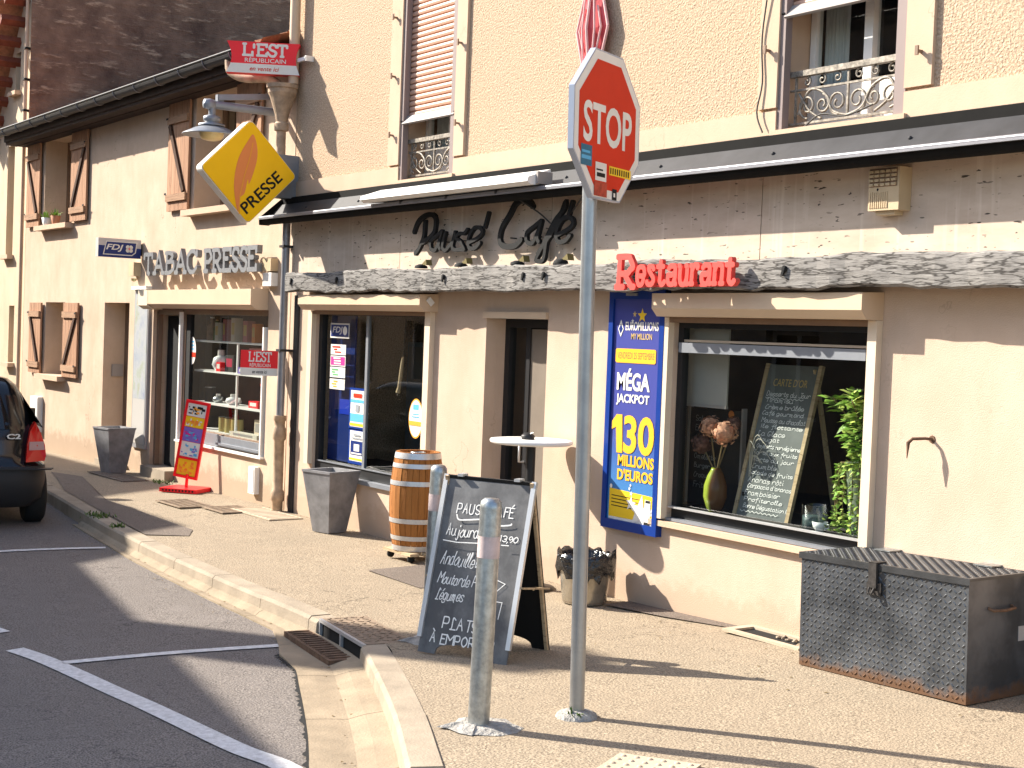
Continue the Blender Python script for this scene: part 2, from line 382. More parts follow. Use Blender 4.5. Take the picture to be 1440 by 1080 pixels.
# weathered grey timber
def timber(name, c1, c2, dark, stretch, sc=5, crack=.03, cs=1):
    mt = mat(name, c1); nt, N, L, B = nodes(mt)
    w = noise(nt, sc, 6, stretch, .65); k = noise(nt, 1.3, 4); f = noise(nt, sc*3.2, 4, stretch); r_ = noise(nt, sc*cs, 3, stretch, .5)
    m1 = N.new('ShaderNodeMath'); m1.operation = 'SUBTRACT'; m1.inputs[1].default_value = .5; L.new(r_, m1.inputs[0])
    m2 = N.new('ShaderNodeMath'); m2.operation = 'ABSOLUTE'; L.new(m1.outputs[0], m2.inputs[0])
    c = mixcol(nt, ramp(nt, w, .35, (0,0,0), .65, (1,1,1)), c2, c1)
    c = mixcol(nt, ramp(nt, k, .35, (.4,)*3, .65, (0,0,0)), c, c2)
    c = mixcol(nt, ramp(nt, f, .3, (.55,)*3, .48, (0,0,0)), c, dark)
    c = mixcol(nt, ramp(nt, m2.outputs[0], crack*.3, (.9,)*3, crack, (0,0,0)), c, dark)
    L.new(c, B.inputs['Base Color']); B.inputs['Roughness'].default_value = .85; B.inputs['Specular IOR Level'].default_value = .2
    L.new(bump(nt, w, .6, .01, bump(nt, f, .4, .008)), B.inputs['Normal']); return mt
M['beam'] = timber('weathered_beam', (.29,.275,.255), (.20,.187,.172), (.045,.04,.036), (.42, 1, 3.2), 13, .045, .75)
M['shutter_wood'] = timber('brown_shutter_wood', (.46,.27,.165), (.36,.195,.115), (.16,.085,.05), (3, 1, .10), 6, .012)
M['brace_shade'] = timber('shaded_brace_wood', (.10,.05,.03), (.07,.035,.02), (.03,.015,.01), (1, 1, .12), 9)  # brace coloured dark for its side shadow as well as weathering
M['shutter_rail'] = timber('shutter_rail_wood', (.42,.26,.16), (.34,.20,.12), (.16,.09,.055), (.2, 1, 3), 6, .012)
M['barrel_wood'] = timber('barrel_oak', (.40,.165,.045), (.32,.125,.032), (.20,.075,.02), (1.5, 1.5, .12), 6, .008)
M['pine'] = timber('bare_pine', (.55,.42,.26), (.45,.33,.2), (.25,.17,.1), (.2, 1, 1), 9, .01)
# asphalt
def asphalt(name, base, lo, hi, bs=150, big=.12):
    mt = mat(name, base); nt, N, L, B = nodes(mt)
    f = noise(nt, bs, 2); v = noise(nt, bs*.55, vor=True); a = noise(nt, .8, 5); md = noise(nt, 5, 5)
    c = mixcol(nt, ramp(nt, f, .35, (0,0,0), .65, (1,1,1)), lo, hi)
    c = mixcol(nt, ramp(nt, a, .35, (.35,)*3, .65, (0,0,0)), c, tuple(x*(1-big*2) for x in base))
    c = mixcol(nt, ramp(nt, md, .5, (0,0,0), .75, (.4,)*3), c, tuple(min(1, x*(1+big*2)) for x in base))
    # gum spots, oil stains and a few cracks
    vz = noise(nt, 2.6, vor=True); c = mixcol(nt, ramp(nt, vz, .035, (.6,)*3, .05, (0,0,0)), c, tuple(x*.45 for x in base))
    st_ = noise(nt, 1.9, 5, rough=.7); c = mixcol(nt, ramp(nt, st_, .62, (0,0,0), .74, (.5,)*3), c, tuple(x*.5 for x in base))
    cr_ = noise(nt, .9, 6, rough=.55); m1 = N.new('ShaderNodeMath'); m1.operation = 'SUBTRACT'; m1.inputs[1].default_value = .5; L.new(cr_, m1.inputs[0])
    m2 = N.new('ShaderNodeMath'); m2.operation = 'ABSOLUTE'; L.new(m1.outputs[0], m2.inputs[0])
    gate = ramp(nt, noise(nt, .5, 2), .5, (0,0,0), .58, (.8,)*3)
    c = mixcol(nt, mixcol(nt, 1.0, ramp(nt, m2.outputs[0], .001, (1,1,1), .003, (0,0,0)), gate, 'MULTIPLY'), c, tuple(x*.3 for x in base))
    L.new(c, B.inputs['Base Color']); B.inputs['Roughness'].default_value = .92; B.inputs['Specular IOR Level'].default_value = .2
    L.new(bump(nt, v, .55, .006, bump(nt, f, .5, .006)), B.inputs['Normal']); return mt
M['road'] = asphalt('road_asphalt', (.175,.154,.141), (.068,.058,.055), (.28,.245,.215), 105, .12)
M['pavement'] = asphalt('pavement_asphalt', (.31,.244,.172), (.14,.108,.076), (.43,.35,.25), 105, .1)
M['patch'] = asphalt('pavement_patch', (.175,.14,.115), (.085,.068,.056), (.24,.195,.16), 120)
M['concrete'] = mat('kerb_concrete', (.33,.27,.20), .9, var=.2, vscale=3, bump=.35, bscale=70, detail=7)
M['concrete2'] = mat('footing_concrete', (.34,.32,.29), .95, var=.3, vscale=18, bump=.9, bscale=50, bdist=.02)
M['gutterstone'] = mat('gutter_concrete', (.30,.235,.16), .9, var=.22, vscale=3, bump=.35, bscale=70, detail=7)
M['paint'] = mat('road_paint', (.74,.72,.70), .75, col2=(.50,.48,.46), vscale=26, bump=.3, bscale=150, detail=8)
M['tactile'] = mat('tactile_concrete', (.46,.37,.27), .85, var=.12, vscale=8, bump=.2, bscale=90)
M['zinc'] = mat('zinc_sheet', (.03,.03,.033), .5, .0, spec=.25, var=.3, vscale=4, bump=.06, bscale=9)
M['zinc_edge'] = mat('zinc_bead', (.25,.25,.27), .4, .5, var=.1)
M['bitumen'] = mat('black_flashing', (.009,.0085,.008), .8, var=.2, spec=.1)
M['galv'] = mat('galvanised_steel', (.40,.42,.42), .38, .85, var=.3, vscale=22, bump=.1, bscale=30, detail=5)
M['pole'] = mat('grey_pole_metal', (.34,.355,.37), .36, .8, var=.12, vscale=8)
M['greypaint'] = mat('grey_painted_metal', (.24,.255,.28), .45, .3, var=.08)
M['planter'] = mat('grey_planter_zinc', (.27,.265,.27), .55, .25, var=.25, vscale=7, bump=.1, bscale=30)
M['black'] = mat('black_paint', (.02,.02,.021), .45, var=.1)
M['matblack'] = mat('matt_black', (.012,.012,.012), .85)
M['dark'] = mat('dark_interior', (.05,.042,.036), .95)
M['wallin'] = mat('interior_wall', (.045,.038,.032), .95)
M['white'] = mat('white_paint', (.78,.76,.72), .5, var=.04)
M['offwhite'] = mat('cream_plastic', (.68,.56,.42), .5, var=.05)
M['cream'] = mat('beige_metal', (.60,.45,.31), .5, var=.05, vscale=3)
M['beigebox'] = mat('beige_plastic', (.52,.40,.25), .5, var=.06)
M['brownframe'] = mat('brown_frame', (.22,.14,.09), .55, var=.1)
M['shutterpink'] = mat('salmon_shutter', (.60,.36,.25), .5, var=.04)
M['greybar'] = mat('grey_plastic_bar', (.31,.28,.26), .5)
M['mauve'] = mat('mauve_rail', (.24,.185,.17), .6)
M['glass'] = glass('window_glass')
M['glass_mirror'] = glass('shop_glass', (.8,.84,.84), .005, 1.75)
M['iron'] = mat('wrought_iron_pale', (.26,.23,.19), .55, .3, var=.6, vscale=30)
M['irondark'] = mat('wrought_iron_dark', (.04,.037,.035), .6, .2)
M['curtain'] = mat('net_curtain', (.62,.62,.6), .9, var=.15, vscale=12, stretch=(4,1,.3))
M['stopred'] = mat('sign_red', (.62,.035,.010), .5, var=.06, vscale=3, spec=.15)
M['signwhite'] = mat('sign_white', (.75,.72,.66), .4, var=.06, vscale=5)
M['red'] = mat('gloss_red', (.85,.018,.025), .35)
M['restred'] = mat('restaurant_red', (.72,.075,.06), .5, var=.08)
M['orange'] = mat('feather_orange', (.80,.26,.07), .4)
M['yellow'] = mat('press_yellow', (1.0,.57,.0), .3, var=.05, vscale=2)
M['cardyellow'] = mat('card_yellow', (.85,.55,.02), .5)
M['navy'] = mat('navy_panel', (.012,.03,.16), .35)
M['frameblue'] = mat('frame_blue', (.005,.035,.22), .35)
M['posterblue'] = None
mt = M['posterblue'] = mat('poster_print', (.06,.1,.35), .35); nt, N, L, B = nodes(mt)
tc = nt.nodes.new('ShaderNodeTexCoord'); sp = nt.nodes.new('ShaderNodeSeparateXYZ'); L.new(tc.outputs['Object'], sp.inputs[0])
mr = nt.nodes.new('ShaderNodeMapRange'); mr.inputs[1].default_value = -.85; mr.inputs[2].default_value = .5; L.new(sp.outputs[2], mr.inputs[0])
L.new(ramp(nt, mr.outputs[0], .05, (.05,.25,.5), .55, (.055,.065,.27)), B.inputs['Base Color'])
M['skyblue'] = mat('print_sky_blue', (.1,.4,.65), .5)
M['magenta'] = mat('print_magenta', (.65,.03,.25), .5)
M['green'] = mat('print_green', (.12,.4,.16), .5)
M['purple'] = mat('print_purple', (.22,.14,.5), .5)
M['printgrey'] = mat('print_grey', (.28,.3,.33), .6)
M['gold'] = mat('gold_print', (.6,.42,.15), .45)
M['printorange'] = mat('print_orange', (.85,.36,.04), .5)
mt = M['slate'] = mat('chalkboard', (.05,.05,.05)); nt, N, L, B = nodes(mt)
a = noise(nt, 3, 6, (1,1,.7), .7); c = mixcol(nt, ramp(nt, a, .4, (0,0,0), .75, (1,1,1)), (.085,.085,.088), (.22,.22,.22)); L.new(c, B.inputs['Base Color']); B.inputs['Roughness'].default_value = .75
M['chalk'] = mat('chalk', (.78,.77,.74), .95, var=.15, vscale=60)
M['alu'] = mat('aluminium', (.58,.58,.58), .4, .6)
M['steelblack'] = mat('tread_plate_black', (.06,.062,.065), .42, .45, var=.3, vscale=5, spec=.5)
mt = M['chest'] = mat('tread_plate_worn', (.05,.05,.052), .42, .5); nt, N, L, B = nodes(mt)
tc = nt.nodes.new('ShaderNodeTexCoord'); sp = nt.nodes.new('ShaderNodeSeparateXYZ'); L.new(tc.outputs['Object'], sp.inputs[0])
nz = noise(nt, 9, 5, rough=.7); ad = nt.nodes.new('ShaderNodeMath'); ad.operation = 'MULTIPLY_ADD'; L.new(nz, ad.inputs[0]); ad.inputs[1].default_value = .22; L.new(sp.outputs[2], ad.inputs[2])
c = mixcol(nt, ramp(nt, noise(nt, 4, 4), .35, (0,0,0), .65, (1,1,1)), (.058,.062,.068), (.125,.132,.142))
c = mixcol(nt, ramp(nt, ad.outputs[0], .13, (1,1,1), .19, (0,0,0)), c, (.17,.095,.055)); L.new(c, B.inputs['Base Color'])
L.new(ramp(nt, ad.outputs[0], .13, (.95,)*3, .19, (.4,)*3), B.inputs['Roughness'])
M['rust'] = mat('rusty_iron', (.16,.095,.06), .85, .2, var=.4, vscale=20, bump=.3)
M['castiron'] = mat('cast_iron_beige', (.42,.30,.20), .7, .1, var=.3, vscale=9)
M['carpaint'] = mat('black_car_paint', (.008,.008,.009), .12, 0, spec=.6)
M['bumper'] = mat('black_plastic_bumper', (.022,.022,.024), .55)
M['tyre'] = mat('tyre_rubber', (.015,.015,.015), .85, bump=.3, bscale=60)
M['carglass'] = mat('car_glass', (.012,.014,.014), .04, 0, spec=.7)
M['lampred'] = mat('tail_lamp_red', (.6,.015,.01), .15, spec=.6)
M['lampclear'] = mat('tail_lamp_clear', (.5,.3,.28), .15, spec=.6)
M['chrome'] = mat('chrome', (.75,.75,.75), .12, 1)
M['tiles'] = mat('clay_tiles', (.42,.2,.11), .85, var=.35, vscale=9, bump=.5, bscale=30)
M['bag'] = mat('black_bin_bag', (.012,.012,.013), .22, bump=.9, bscale=22, bdist=.03, spec=.6)
M['bin'] = mat('clear_bin_steel', (.42,.38,.31), .25, .7, var=.3, vscale=8)
M['leaf'] = mat('leaf_green', (.22,.38,.06), .5, var=.45, vscale=14)
M['leaf2'] = mat('leaf_yellow_green', (.40,.50,.11), .5, var=.4, vscale=14)
M['petal'] = mat('dried_hydrangea', (.62,.32,.20), .8, var=.45, vscale=30)
M['petaldark'] = mat('dried_hydrangea_dark', (.16,.075,.055), .8, var=.4, vscale=30)
mt = M['vase'] = mat('glazed_vase', (.3,.35,.05), .18, var=.3, vscale=4)
M['potgreen'] = mat('pale_green_pot', (.36,.42,.32), .5, var=.1)
M['porcelain'] = mat('porcelain', (.8,.8,.78), .2)
M['stem'] = mat('plant_stem', (.2,.14,.06), .8)
M['terracotta'] = mat('terracotta', (.45,.2,.11), .85, var=.15)
M['lens'] = mat('lamp_lens', (.5,.42,.2), .25, spec=.5)
M['yellowglass'] = mat('frosted_lamp_glass', (.55,.42,.2), .3)
M['cable'] = mat('cable', (.05,.045,.04), .6)
M['stone'] = mat('opposite_stone', (.36,.30,.23), .9, var=.25, vscale=4, bump=.5, bscale=20)
M['weed'] = mat('weed_green', (.09,.15,.03), .7, var=.4, vscale=30)
M['book1'] = mat('paper_pink', (.55,.22,.2), .7); M['book2'] = mat('paper_cream', (.6,.55,.45), .7); M['book3'] = mat('toy_crimson', (.42,.02,.06), .4)
# ------------------------------------------------------------------ ground, road, pavement, kerb
KP = [(-60,-.2),(-30,-.75),(-21,-1.25),(-16.5,-1.70),(-14.4,-1.95),(-12.6,-2.12),(-10.4,-2.25),(-8.57,-2.33),(-7.73,-2.45),(-7.25,-2.64),(-6.15,-3.13),(-5.25,-3.58),(-4,-4.2),(-2,-5.05),(1,-6.0),(6,-7.0),(30,-9)]
KC = [Vector((p.x, p.y)) for p in catmull([(a, b, 0) for a, b in KP], 14)]
def off(line, dist):
    out = []
    for i, p in enumerate(line):
        t = (line[min(i+1, len(line)-1)]-line[max(i-1, 0)]).normalized(); out.append(p+Vector((-t.y, t.x))*dist)
    return out
KI = off(KC, .16)
def P3(p, dz=0): return (p[0], p[1], g(p[0], p[1])+dz)
mb = MB(); mb.box(-250, 250, -250, 250, -2.2, -2.0); struct(mb.build('ground', M['patch']))
mb = MB()                                   # road sheet under everything
xs = [-120, -60, -45]+[-40+.8*i for i in range(64)]+[14, 20, 30, 60]; ys = [-60, -30, -20, -14, -10, -8, -6, -5, -4, -3.4, -2.8, -2.2, -1.6, -1, 1.0]
vs = [(x, y, g(x, max(y, -14))-.13-.01*max(0, min(2, -2.5-y))) for y in ys for x in xs]; nx = len(xs)
mb.add(vs, [(j*nx+i, j*nx+i+1, (j+1)*nx+i+1, (j+1)*nx+i) for j in range(len(ys)-1) for i in range(nx-1)], 0, True)
struct(mb.build('road', M['road']))
mb = MB(); n = 7; pv = []
for p in KI:
    for k in range(n):
        t = k/(n-1); y = p.y*(1-t)+.3*t; x = p.x; pv.append((x, y, g(x, y)+.004*math.sin(x*1.7+y*2)-.004))
mb.add(pv, [(i*n+k, (i+1)*n+k, (i+1)*n+k+1, i*n+k+1) for i in range(len(KI)-1) for k in range(n-1)], 0, True)
struct(mb.build('pavement', M['pavement']))
# kerb stones, about 1 m each, split at joints
def arc(line):
    s = [0]
    for a, b in zip(line, line[1:]): s.append(s[-1]+(b-a).length)
    return s
AS = arc(KC); TOT = AS[-1]
def at(line, q):
    for i in range(1, len(AS)):
        if q <= AS[i]:
            t = (q-AS[i-1])/(AS[i]-AS[i-1]); return line[i-1].lerp(line[i], t)
    return line[-1]
def s_of_x(x):
    for i in range(1, len(KC)):
        if KC[i].x >= x: return AS[i-1]+(x-KC[i-1].x)/(KC[i].x-KC[i-1].x)*(AS[i]-AS[i-1])
DR0, DR1 = s_of_x(-8.50), s_of_x(-7.66)
mb = MB(); KO = off(KC, -.012)
joints = []; q = s_of_x(-40)
while q < s_of_x(5): joints.append(q); q += .95+random.uniform(-.12, .12)
def stone(a, b, dz):
    m_ = max(2, int((b-a)/.25)); a += .004; b -= .004; ring = []
    for k in range(m_+1):
        s_ = a+(b-a)*k/m_; f = at(KO, s_); o = at(KC, s_); i_ = at(KI, s_); w = o.lerp(i_, .12); z = g(o.x, o.y)+dz
        ring.append([(f.x, f.y, z-.2), (o.x, o.y, z-.022), (w.x, w.y, z), (i_.x, i_.y, z+.002), (i_.x, i_.y, z-.15)])
    vs = [p for r_ in ring for p in r_]
    fs = [(k*5+j, (k+1)*5+j, (k+1)*5+j+1, k*5+j+1) for k in range(m_) for j in range(4)]
    fs += [(0, 1, 2, 3, 4), tuple(m_*5+j for j in (4, 3, 2, 1, 0))]
    mb.add(vs, fs)
for a, b in zip(joints, joints[1:]):
    dz = .006+random.uniform(-.004, .004)
    if b < DR0 or a > DR1: stone(a, b, dz)
    else:
        if a < DR0-.08: stone(a, DR0, dz)
        if b > DR1+.08: stone(DR1, b, dz)
struct(mb.build('kerb', M['concrete']))
# concrete gutter channel: narrow before the drain, wide and dished after it
mb = MB()
def gw(x): return lerp(x, [-13, -12.3, -8.9, -8.1, -5, 0], [.1, .12, .15, .40, .42, .45])
a, b = s_of_x(-14.5), s_of_x(4); seg = []; q = a
while q < b: seg.append(q); q += 1.02
for a, b in zip(seg, seg[1:]):
    rows = []
    for k in range(5):
        s_ = a+.003+(b-a-.006)*k/4; p = at(KC, s_); t = (at(KC, s_+.05)-p).normalized(); nn = Vector((t.y, -t.x)); w = gw(p.x)
        rows.append([(p.x+nn.x*w*f, p.y+nn.y*w*f, g(p.x, p.y)-.13+h-.01*max(0, min(2, -2.5-p.y-nn.y*w*f))) for f, h in ((0, .045), (.25, .030), (.46, .006), (.53, .006), (.75, .010), (1, .010), (1.001, -.05))])
    c = 7
    mb.add([p for r_ in rows for p in r_], [(k*c+j, k*c+j+1, (k+1)*c+j+1, (k+1)*c+j) for k in range(4) for j in range(c-1)])
struct(mb.build('gutter', M['gutterstone']))
# open dark joint between the gutter and the asphalt
mb = MB(); rnd = random.Random(8); A_ = []; B_ = []; q = s_of_x(-8.15)
while q < s_of_x(3):
    p = at(KC, q); t = (at(KC, q+.05)-p).normalized(); nn = Vector((t.y, -t.x)); w = gw(p.x)
    for lst, ww in ((A_, w+.002), (B_, w+.012+rnd.random()**2*.028)):
        e = p+nn*ww; lst.append((e.x, e.y, g(p.x, p.y)-.13-.01*max(0, min(2, -2.5-e.y))+.005))
    q += .035
n_ = len(A_); mb.add(A_+B_, [(i, n_+i, n_+i+1, i+1) for i in range(n_-1)]); struct(mb.build('asphalt_joint', M['matblack']))
# road paint
def stripe(name, line, w, dz=-.126):
    mb = MB(); L_ = [Vector(p) for p in line]; D_ = [Vector((p.x, p.y)) for p in catmull([(p.x, p.y, 0) for p in L_], 6)]
    A, B_ = off(D_, w/2), off(D_, -w/2)
    def zz(p): return g(p.x, p.y)-.13-.01*max(0, min(2, -2.5-p.y))+.007
    vs = [(p.x, p.y, zz(p)) for p in A]+[(p.x, p.y, zz(p)) for p in B_]; n_ = len(D_)
    mb.add(vs, [(n_+i, n_+i+1, i+1, i) for i in range(n_-1)]); return struct(mb.build(name, M['paint']))
stripe('road_marking', [(-9.24,-4.12),(-8.75,-4.03),(-7.6,-3.92),(-6.45,-3.86),(-5.95,-3.80),(-5.2,-3.9),(-4,-4.3),(-2.5,-5)], .125)
stripe('road_marking', [(-8.72,-3.98),(-8.62,-3.3),(-8.45,-2.63)], .085)
stripe('road_marking', [(-13.25,-3.9),(-13.15,-3.0),(-12.93,-2.24)], .09)
stripe('road_marking', [(-10.6,-4.2),(-9.78,-4.05)], .12)
M['grate_tan'] = mat('dusty_grating', (.27,.2,.14), .9, .1, var=.3, vscale=15)
# darker re-laid patches, service covers and gratings in the pavement
def patch(name, pts, mt, dz=.004):
    mb = MB(); C_ = sum((Vector((a, b)) for a, b in pts), Vector((0, 0)))/len(pts); vs = [P3(C_, dz)]
    P_ = []
    for i in range(len(pts)):
        a, b = Vector(pts[i]), Vector(pts[(i+1) % len(pts)])
        for k in range(4): P_.append(a.lerp(b, k/4))
    vs += [P3(p, dz) for p in P_]; n_ = len(P_)
    mb.add(vs, [(0, 1+i, 1+(i+1) % n_) for i in range(n_)]); return struct(mb.build(name, mt))
patch('pavement_patch', [(-12.75,-1.93),(-12.5,-1.6),(-12.85,-1.42),(-14.2,-1.40),(-15.5,-1.38),(-17.8,-.85),(-18.6,-1.0),(-17.5,-1.25),(-16.4,-1.52),(-14.4,-1.76)], M['patch'])
patch('pavement_patch', [(-10.1,-1.05),(-10.12,-.52),(-9.2,-.5),(-9.2,-1.1)], M['patch'])
patch('pavement_patch', [(-8.0,-.02),(-6.72,-.02),(-6.72,-.09),(-7.4,-.22),(-8.0,-.26)], M['patch'], .005)

def plate(name, label, x0, x1, y0, y1, mt, rot=0, bars=0, group=None, mt2=None):
    cx, cy = (x0+x1)/2, (y0+y1)/2; t = thing(name, label, 'drain cover', (cx, cy, g(cx, cy)), 0, group)
    a, b = (x1-x0)/2, (y1-y0)/2; sl_ = (g(cx+.1, cy)-g(cx-.1, cy))/.2
    mb = MB()
    if bars:
        for k in range(bars):
            x = -a+.03+(2*a-.06)*(k+.5)/bars; mb.box(x-.008, x+.008, -b+.02, b-.02, .004, .011)
        for k in range(5):
            y = -b+.03+(2*b-.06)*k/4; mb.box(-a+.02, a-.02, y-.005, y+.005, .004, .012)
        fr = MB(); fr.box(-a, a, -b, -b+.03, .004, .014); fr.box(-a, a, b-.03, b, .004, .014); fr.box(-a, -a+.03, -b+.03, b-.03, .004, .014); fr.box(a-.03, a, -b+.03, b-.03, .004, .014)
        pit = MB(); pit.box(-a+.03, a-.03, -b+.03, b-.03, -.02, .003)
        for n_, q_, m_ in (('grating', mb, mt), ('frame', fr, mt), ('pit', pit, mt2 or M['matblack'])): o = q_.build(n_, m_, t, False); o.rotation_euler = (0, -math.atan(sl_), rot)
    else:
        mb.box(-a, a, -b, b, .001, .012); o = mb.build('cover_plate', mt, t, False); o.rotation_euler = (0, -math.atan(sl_), rot)
        mb = MB()
        for k in range(10): x = -a+.04+(2*a-.08)*k/9; mb.box(x-.006, x+.006, -b+.03, b-.03, .012, .016)
        o = mb.build('ribs', mt, t, False); o.rotation_euler = (0, -math.atan(sl_), rot)
    return t
plate('drain_grating', 'flat rusty pavement grating farther from the beige downpipe', -15.05, -14.35, -.95, -.55, M['grate_tan'], 0, 16, 'gratings before the tobacco shop', M['tactile'])
plate('drain_grating', 'flat rusty pavement grating nearer the beige downpipe', -14.3, -13.75, -.72, -.28, M['grate_tan'], 0, 14, 'gratings before the tobacco shop', M['tactile'])
plate('cover_plate', 'pale ribbed cover plate in the pavement at the foot of the downpipe', -14.05, -13.1, -.5, -.12, M['tactile'])
plate('cover_plate', 'dark flat service cover in the pavement beside the far grey planter', -18.3, -17.0, -.62, -.28, M['patch'])
t = thing('wall_vent', 'sunken pavement light well with tan rim against the wall left of the steel chest', 'vent', (-6.42, -.1, g(-6.42, -.1)))
mb = MB(); mb.box(-.34, .34, -.17, -.12, .002, .02); mb.box(-.34, .34, .06, .1, .002, .02); mb.box(-.34, -.28, -.12, .06, .002, .02); mb.box(.28, .34, -.12, .06, .002, .02); mb.build('rim', M['tactile'], t, False)
mb = MB(); mb.box(-.28, .28, -.12, .06, -.02, .004); mb.build('pit', M['matblack'], t, False)
mb = MB()
for k in range(14): mb.lathe([(.0, 0), (random.uniform(.008, .02), .008), (0, .018)], (random.uniform(0, .25), random.uniform(-.02, .06), .004), 6)
mb.build('debris', M['tactile'], t, False)
# tactile paving
mb = MB()
for k in range(3):
    c = Vector((-4.66+.40*k, -2.73+.2136*k)); u = Vector((.88, .47)); v = Vector((-.47, .88)); z = g(c.x, c.y)
    mb.obox((c.x, c.y, z-.012), (u.x*.195, u.y*.195, .007), (v.x*.2, v.y*.2, 0), (0, 0, .02))
    for i in range(6):
        for j in range(6):
            p = c+u*(-.16+.064*i)+v*(-.16+.064*j); mb.lathe([(.014, 0), (.011, .005), (0, .006)], (p.x, p.y, z+.008+(i-2.5)*.064*.035), 8)
struct(mb.build('tactile_paving', M['tactile']))
# kerb inlet drain
t = thing('kerb_drain', 'kerb inlet drain with two black openings and a chequered cover', 'drain', (-8.08, -2.385, g(-8.08, -2.385)), math.atan2(-.125, .84))
mb = MB(); h0 = -.125
mb.box(-.42, .42, 0, .02, h0, h0+.012); mb.box(-.42, .42, 0, .02, -.01, .012); mb.box(-.42, -.40, 0, .02, h0+.012, -.01); mb.box(.40, .42, 0, .02, h0+.012, -.01); mb.box(-.012, .012, 0, .02, h0+.012, -.01)
mb.build('inlet_frame', M['alu'], t, False)
mb = MB(); mb.box(-.40, .40, .021, .2, h0-.03, -.012); mb.build('pit', M['matblack'], t, False)
mb = MB(); mb.box(-.42, .42, .021, .34, -.008, .012)
for i in range(12):
    for j in range(5):
        a = (1 if (i+j) % 2 else -1)*.02; mb.bar((-.38+.066*i-.015, .06+.058*j-a*.7, .013), (-.38+.066*i+.015, .06+.058*j+a*.7, .013), .012, .006)
mb.build('chequer_cover', M['grate_tan'], t, False)
mb = MB(); mb.box(-.55, .36, -.20, -.015, h0+.0, h0+.036)
for k in range(14): mb.box(-.52+.062*k, -.495+.062*k, -.18, -.04, h0+.036, h0+.043)
mb.build('gully_grating', M['rust'], t, False)

# ------------------------------------------------------------------ walls with openings
def wall(mb, x0, x1, z0, z1, yf, th, holes, mi=0, mi_rev=None):
    xs = sorted({x0, x1, *[h[0] for h in holes], *[h[1] for h in holes]}); zs = sorted({z0, z1, *[h[2] for h in holes], *[h[3] for h in holes]})
    mr_ = mi if mi_rev is None else mi_rev
    for i in range(len(xs)-1):
        for j in range(len(zs)-1):
            cx, cz = (xs[i]+xs[i+1])/2, (zs[j]+zs[j+1])/2
            if any(h[0] < cx < h[1] and h[2] < cz < h[3] for h in holes): continue
            a, b, c, e = xs[i], xs[i+1], zs[j], zs[j+1]
            mb.quad((a,yf,c),(b,yf,c),(b,yf,e),(a,yf,e), mi); mb.quad((b,yf+th,c),(a,yf+th,c),(a,yf+th,e),(b,yf+th,e), mi)
    for a, b, c, e in holes:
        mb.quad((a,yf,c),(a,yf,e),(a,yf+th,e),(a,yf+th,c), mr_); mb.quad((b,yf,e),(b,yf,c),(b,yf+th,c),(b,yf+th,e), mr_)
        mb.quad((a,yf,e),(b,yf,e),(b,yf+th,e),(a,yf+th,e), mr_); mb.quad((b,yf,c),(a,yf,c),(a,yf+th,c),(b,yf+th,c), mr_)
    mb.quad((x0,yf,z0),(x0,yf,z1),(x0,yf+th,z1),(x0,yf+th,z0), mi); mb.quad((x1,yf,z1),(x1,yf,z0),(x1,yf+th,z0),(x1,yf+th,z1), mi)
    mb.quad((x0,yf,z1),(x1,yf,z1),(x1,yf+th,z1),(x0,yf+th,z1), mi)
def frame(mb, x0, x1, z0, z1, y0, y1, w, wb=None, wt=None, mi=0):
    wb = wb or w; wt = wt or w
    mb.box(x0, x1, y0, y1, z0, z0+wb, mi); mb.box(x0, x1, y0, y1, z1-wt, z1, mi)
    mb.box(x0, x0+w, y0, y1, z0+wb, z1-wt, mi); mb.box(x1-w, x1, y0, y1, z0+wb, z1-wt, mi)

# ================================================================== CAFE BUILDING
BX0, BX1 = -13.78, -1.2
cafe = thing('cafe_building', 'peach rendered cafe building with roughcast upper wall and grey timber beam over the shopfront', 'building', (BX0, 0, 0))
LW = (-13.17, -10.97, .58, 2.26); DO = (-10.05, -9.17, -.2, 2.2); RW = (-7.65, -5.84, .78, 2.24)
UL = (-11.59, -10.64, 3.47, 5.6); UR = (-6.72, -5.67, 3.47, 5.6); UZ = (-3.4, -2.4, 3.47, 5.6)
mb = MB(); wall(mb, BX0, BX1, -1.2, 3.3, 0, .115, [LW, DO, RW]); mb.box(DO[0]-.12, DO[0], .116, .31, -.2, 2.3); mb.box(DO[1], DO[1]+.12, .116, .31, -.2, 2.3); mb.box(DO[0], DO[1], .116, .31, 2.2, 2.3); mb.build('wall', M['render'], cafe)
mb = MB(); wall(mb, BX0, BX1, 3.3, 7.4, .0, .34, [UL, UR, UZ], 0, 1)
mb.quad((BX0,.34,-1.2),(BX0,9,-1.2),(BX0,9,7.4),(BX0,.34,7.4)); mb.quad((BX1,9,-1.2),(BX1,.34,-1.2),(BX1,.34,7.4),(BX1,9,7.4)); mb.quad((BX0,9,7.4),(BX0,9,-1.2),(BX1,9,-1.2),(BX1,9,7.4))
mb.build('upper_wall', [M['roughcast'], M['trim']], cafe)
mb = MB(); mb.quad((BX0,-.4,7.41),(BX1,-.4,7.41),(BX1,4.5,9.6),(BX0,4.5,9.6)); mb.quad((BX0,4.5,9.6),(BX1,4.5,9.6),(BX1,9.4,7.41),(BX0,9.4,7.41))
mb.build('roof', M['tiles'], cafe)
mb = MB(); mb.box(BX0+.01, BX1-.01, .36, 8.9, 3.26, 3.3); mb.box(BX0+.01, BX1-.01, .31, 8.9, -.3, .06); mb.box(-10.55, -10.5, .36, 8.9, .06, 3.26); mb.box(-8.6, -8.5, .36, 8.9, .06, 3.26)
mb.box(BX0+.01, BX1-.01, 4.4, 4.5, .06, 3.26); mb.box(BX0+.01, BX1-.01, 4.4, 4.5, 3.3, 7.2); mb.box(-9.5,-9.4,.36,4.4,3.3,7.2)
mb.build('interior_wall', M['wallin'], cafe)
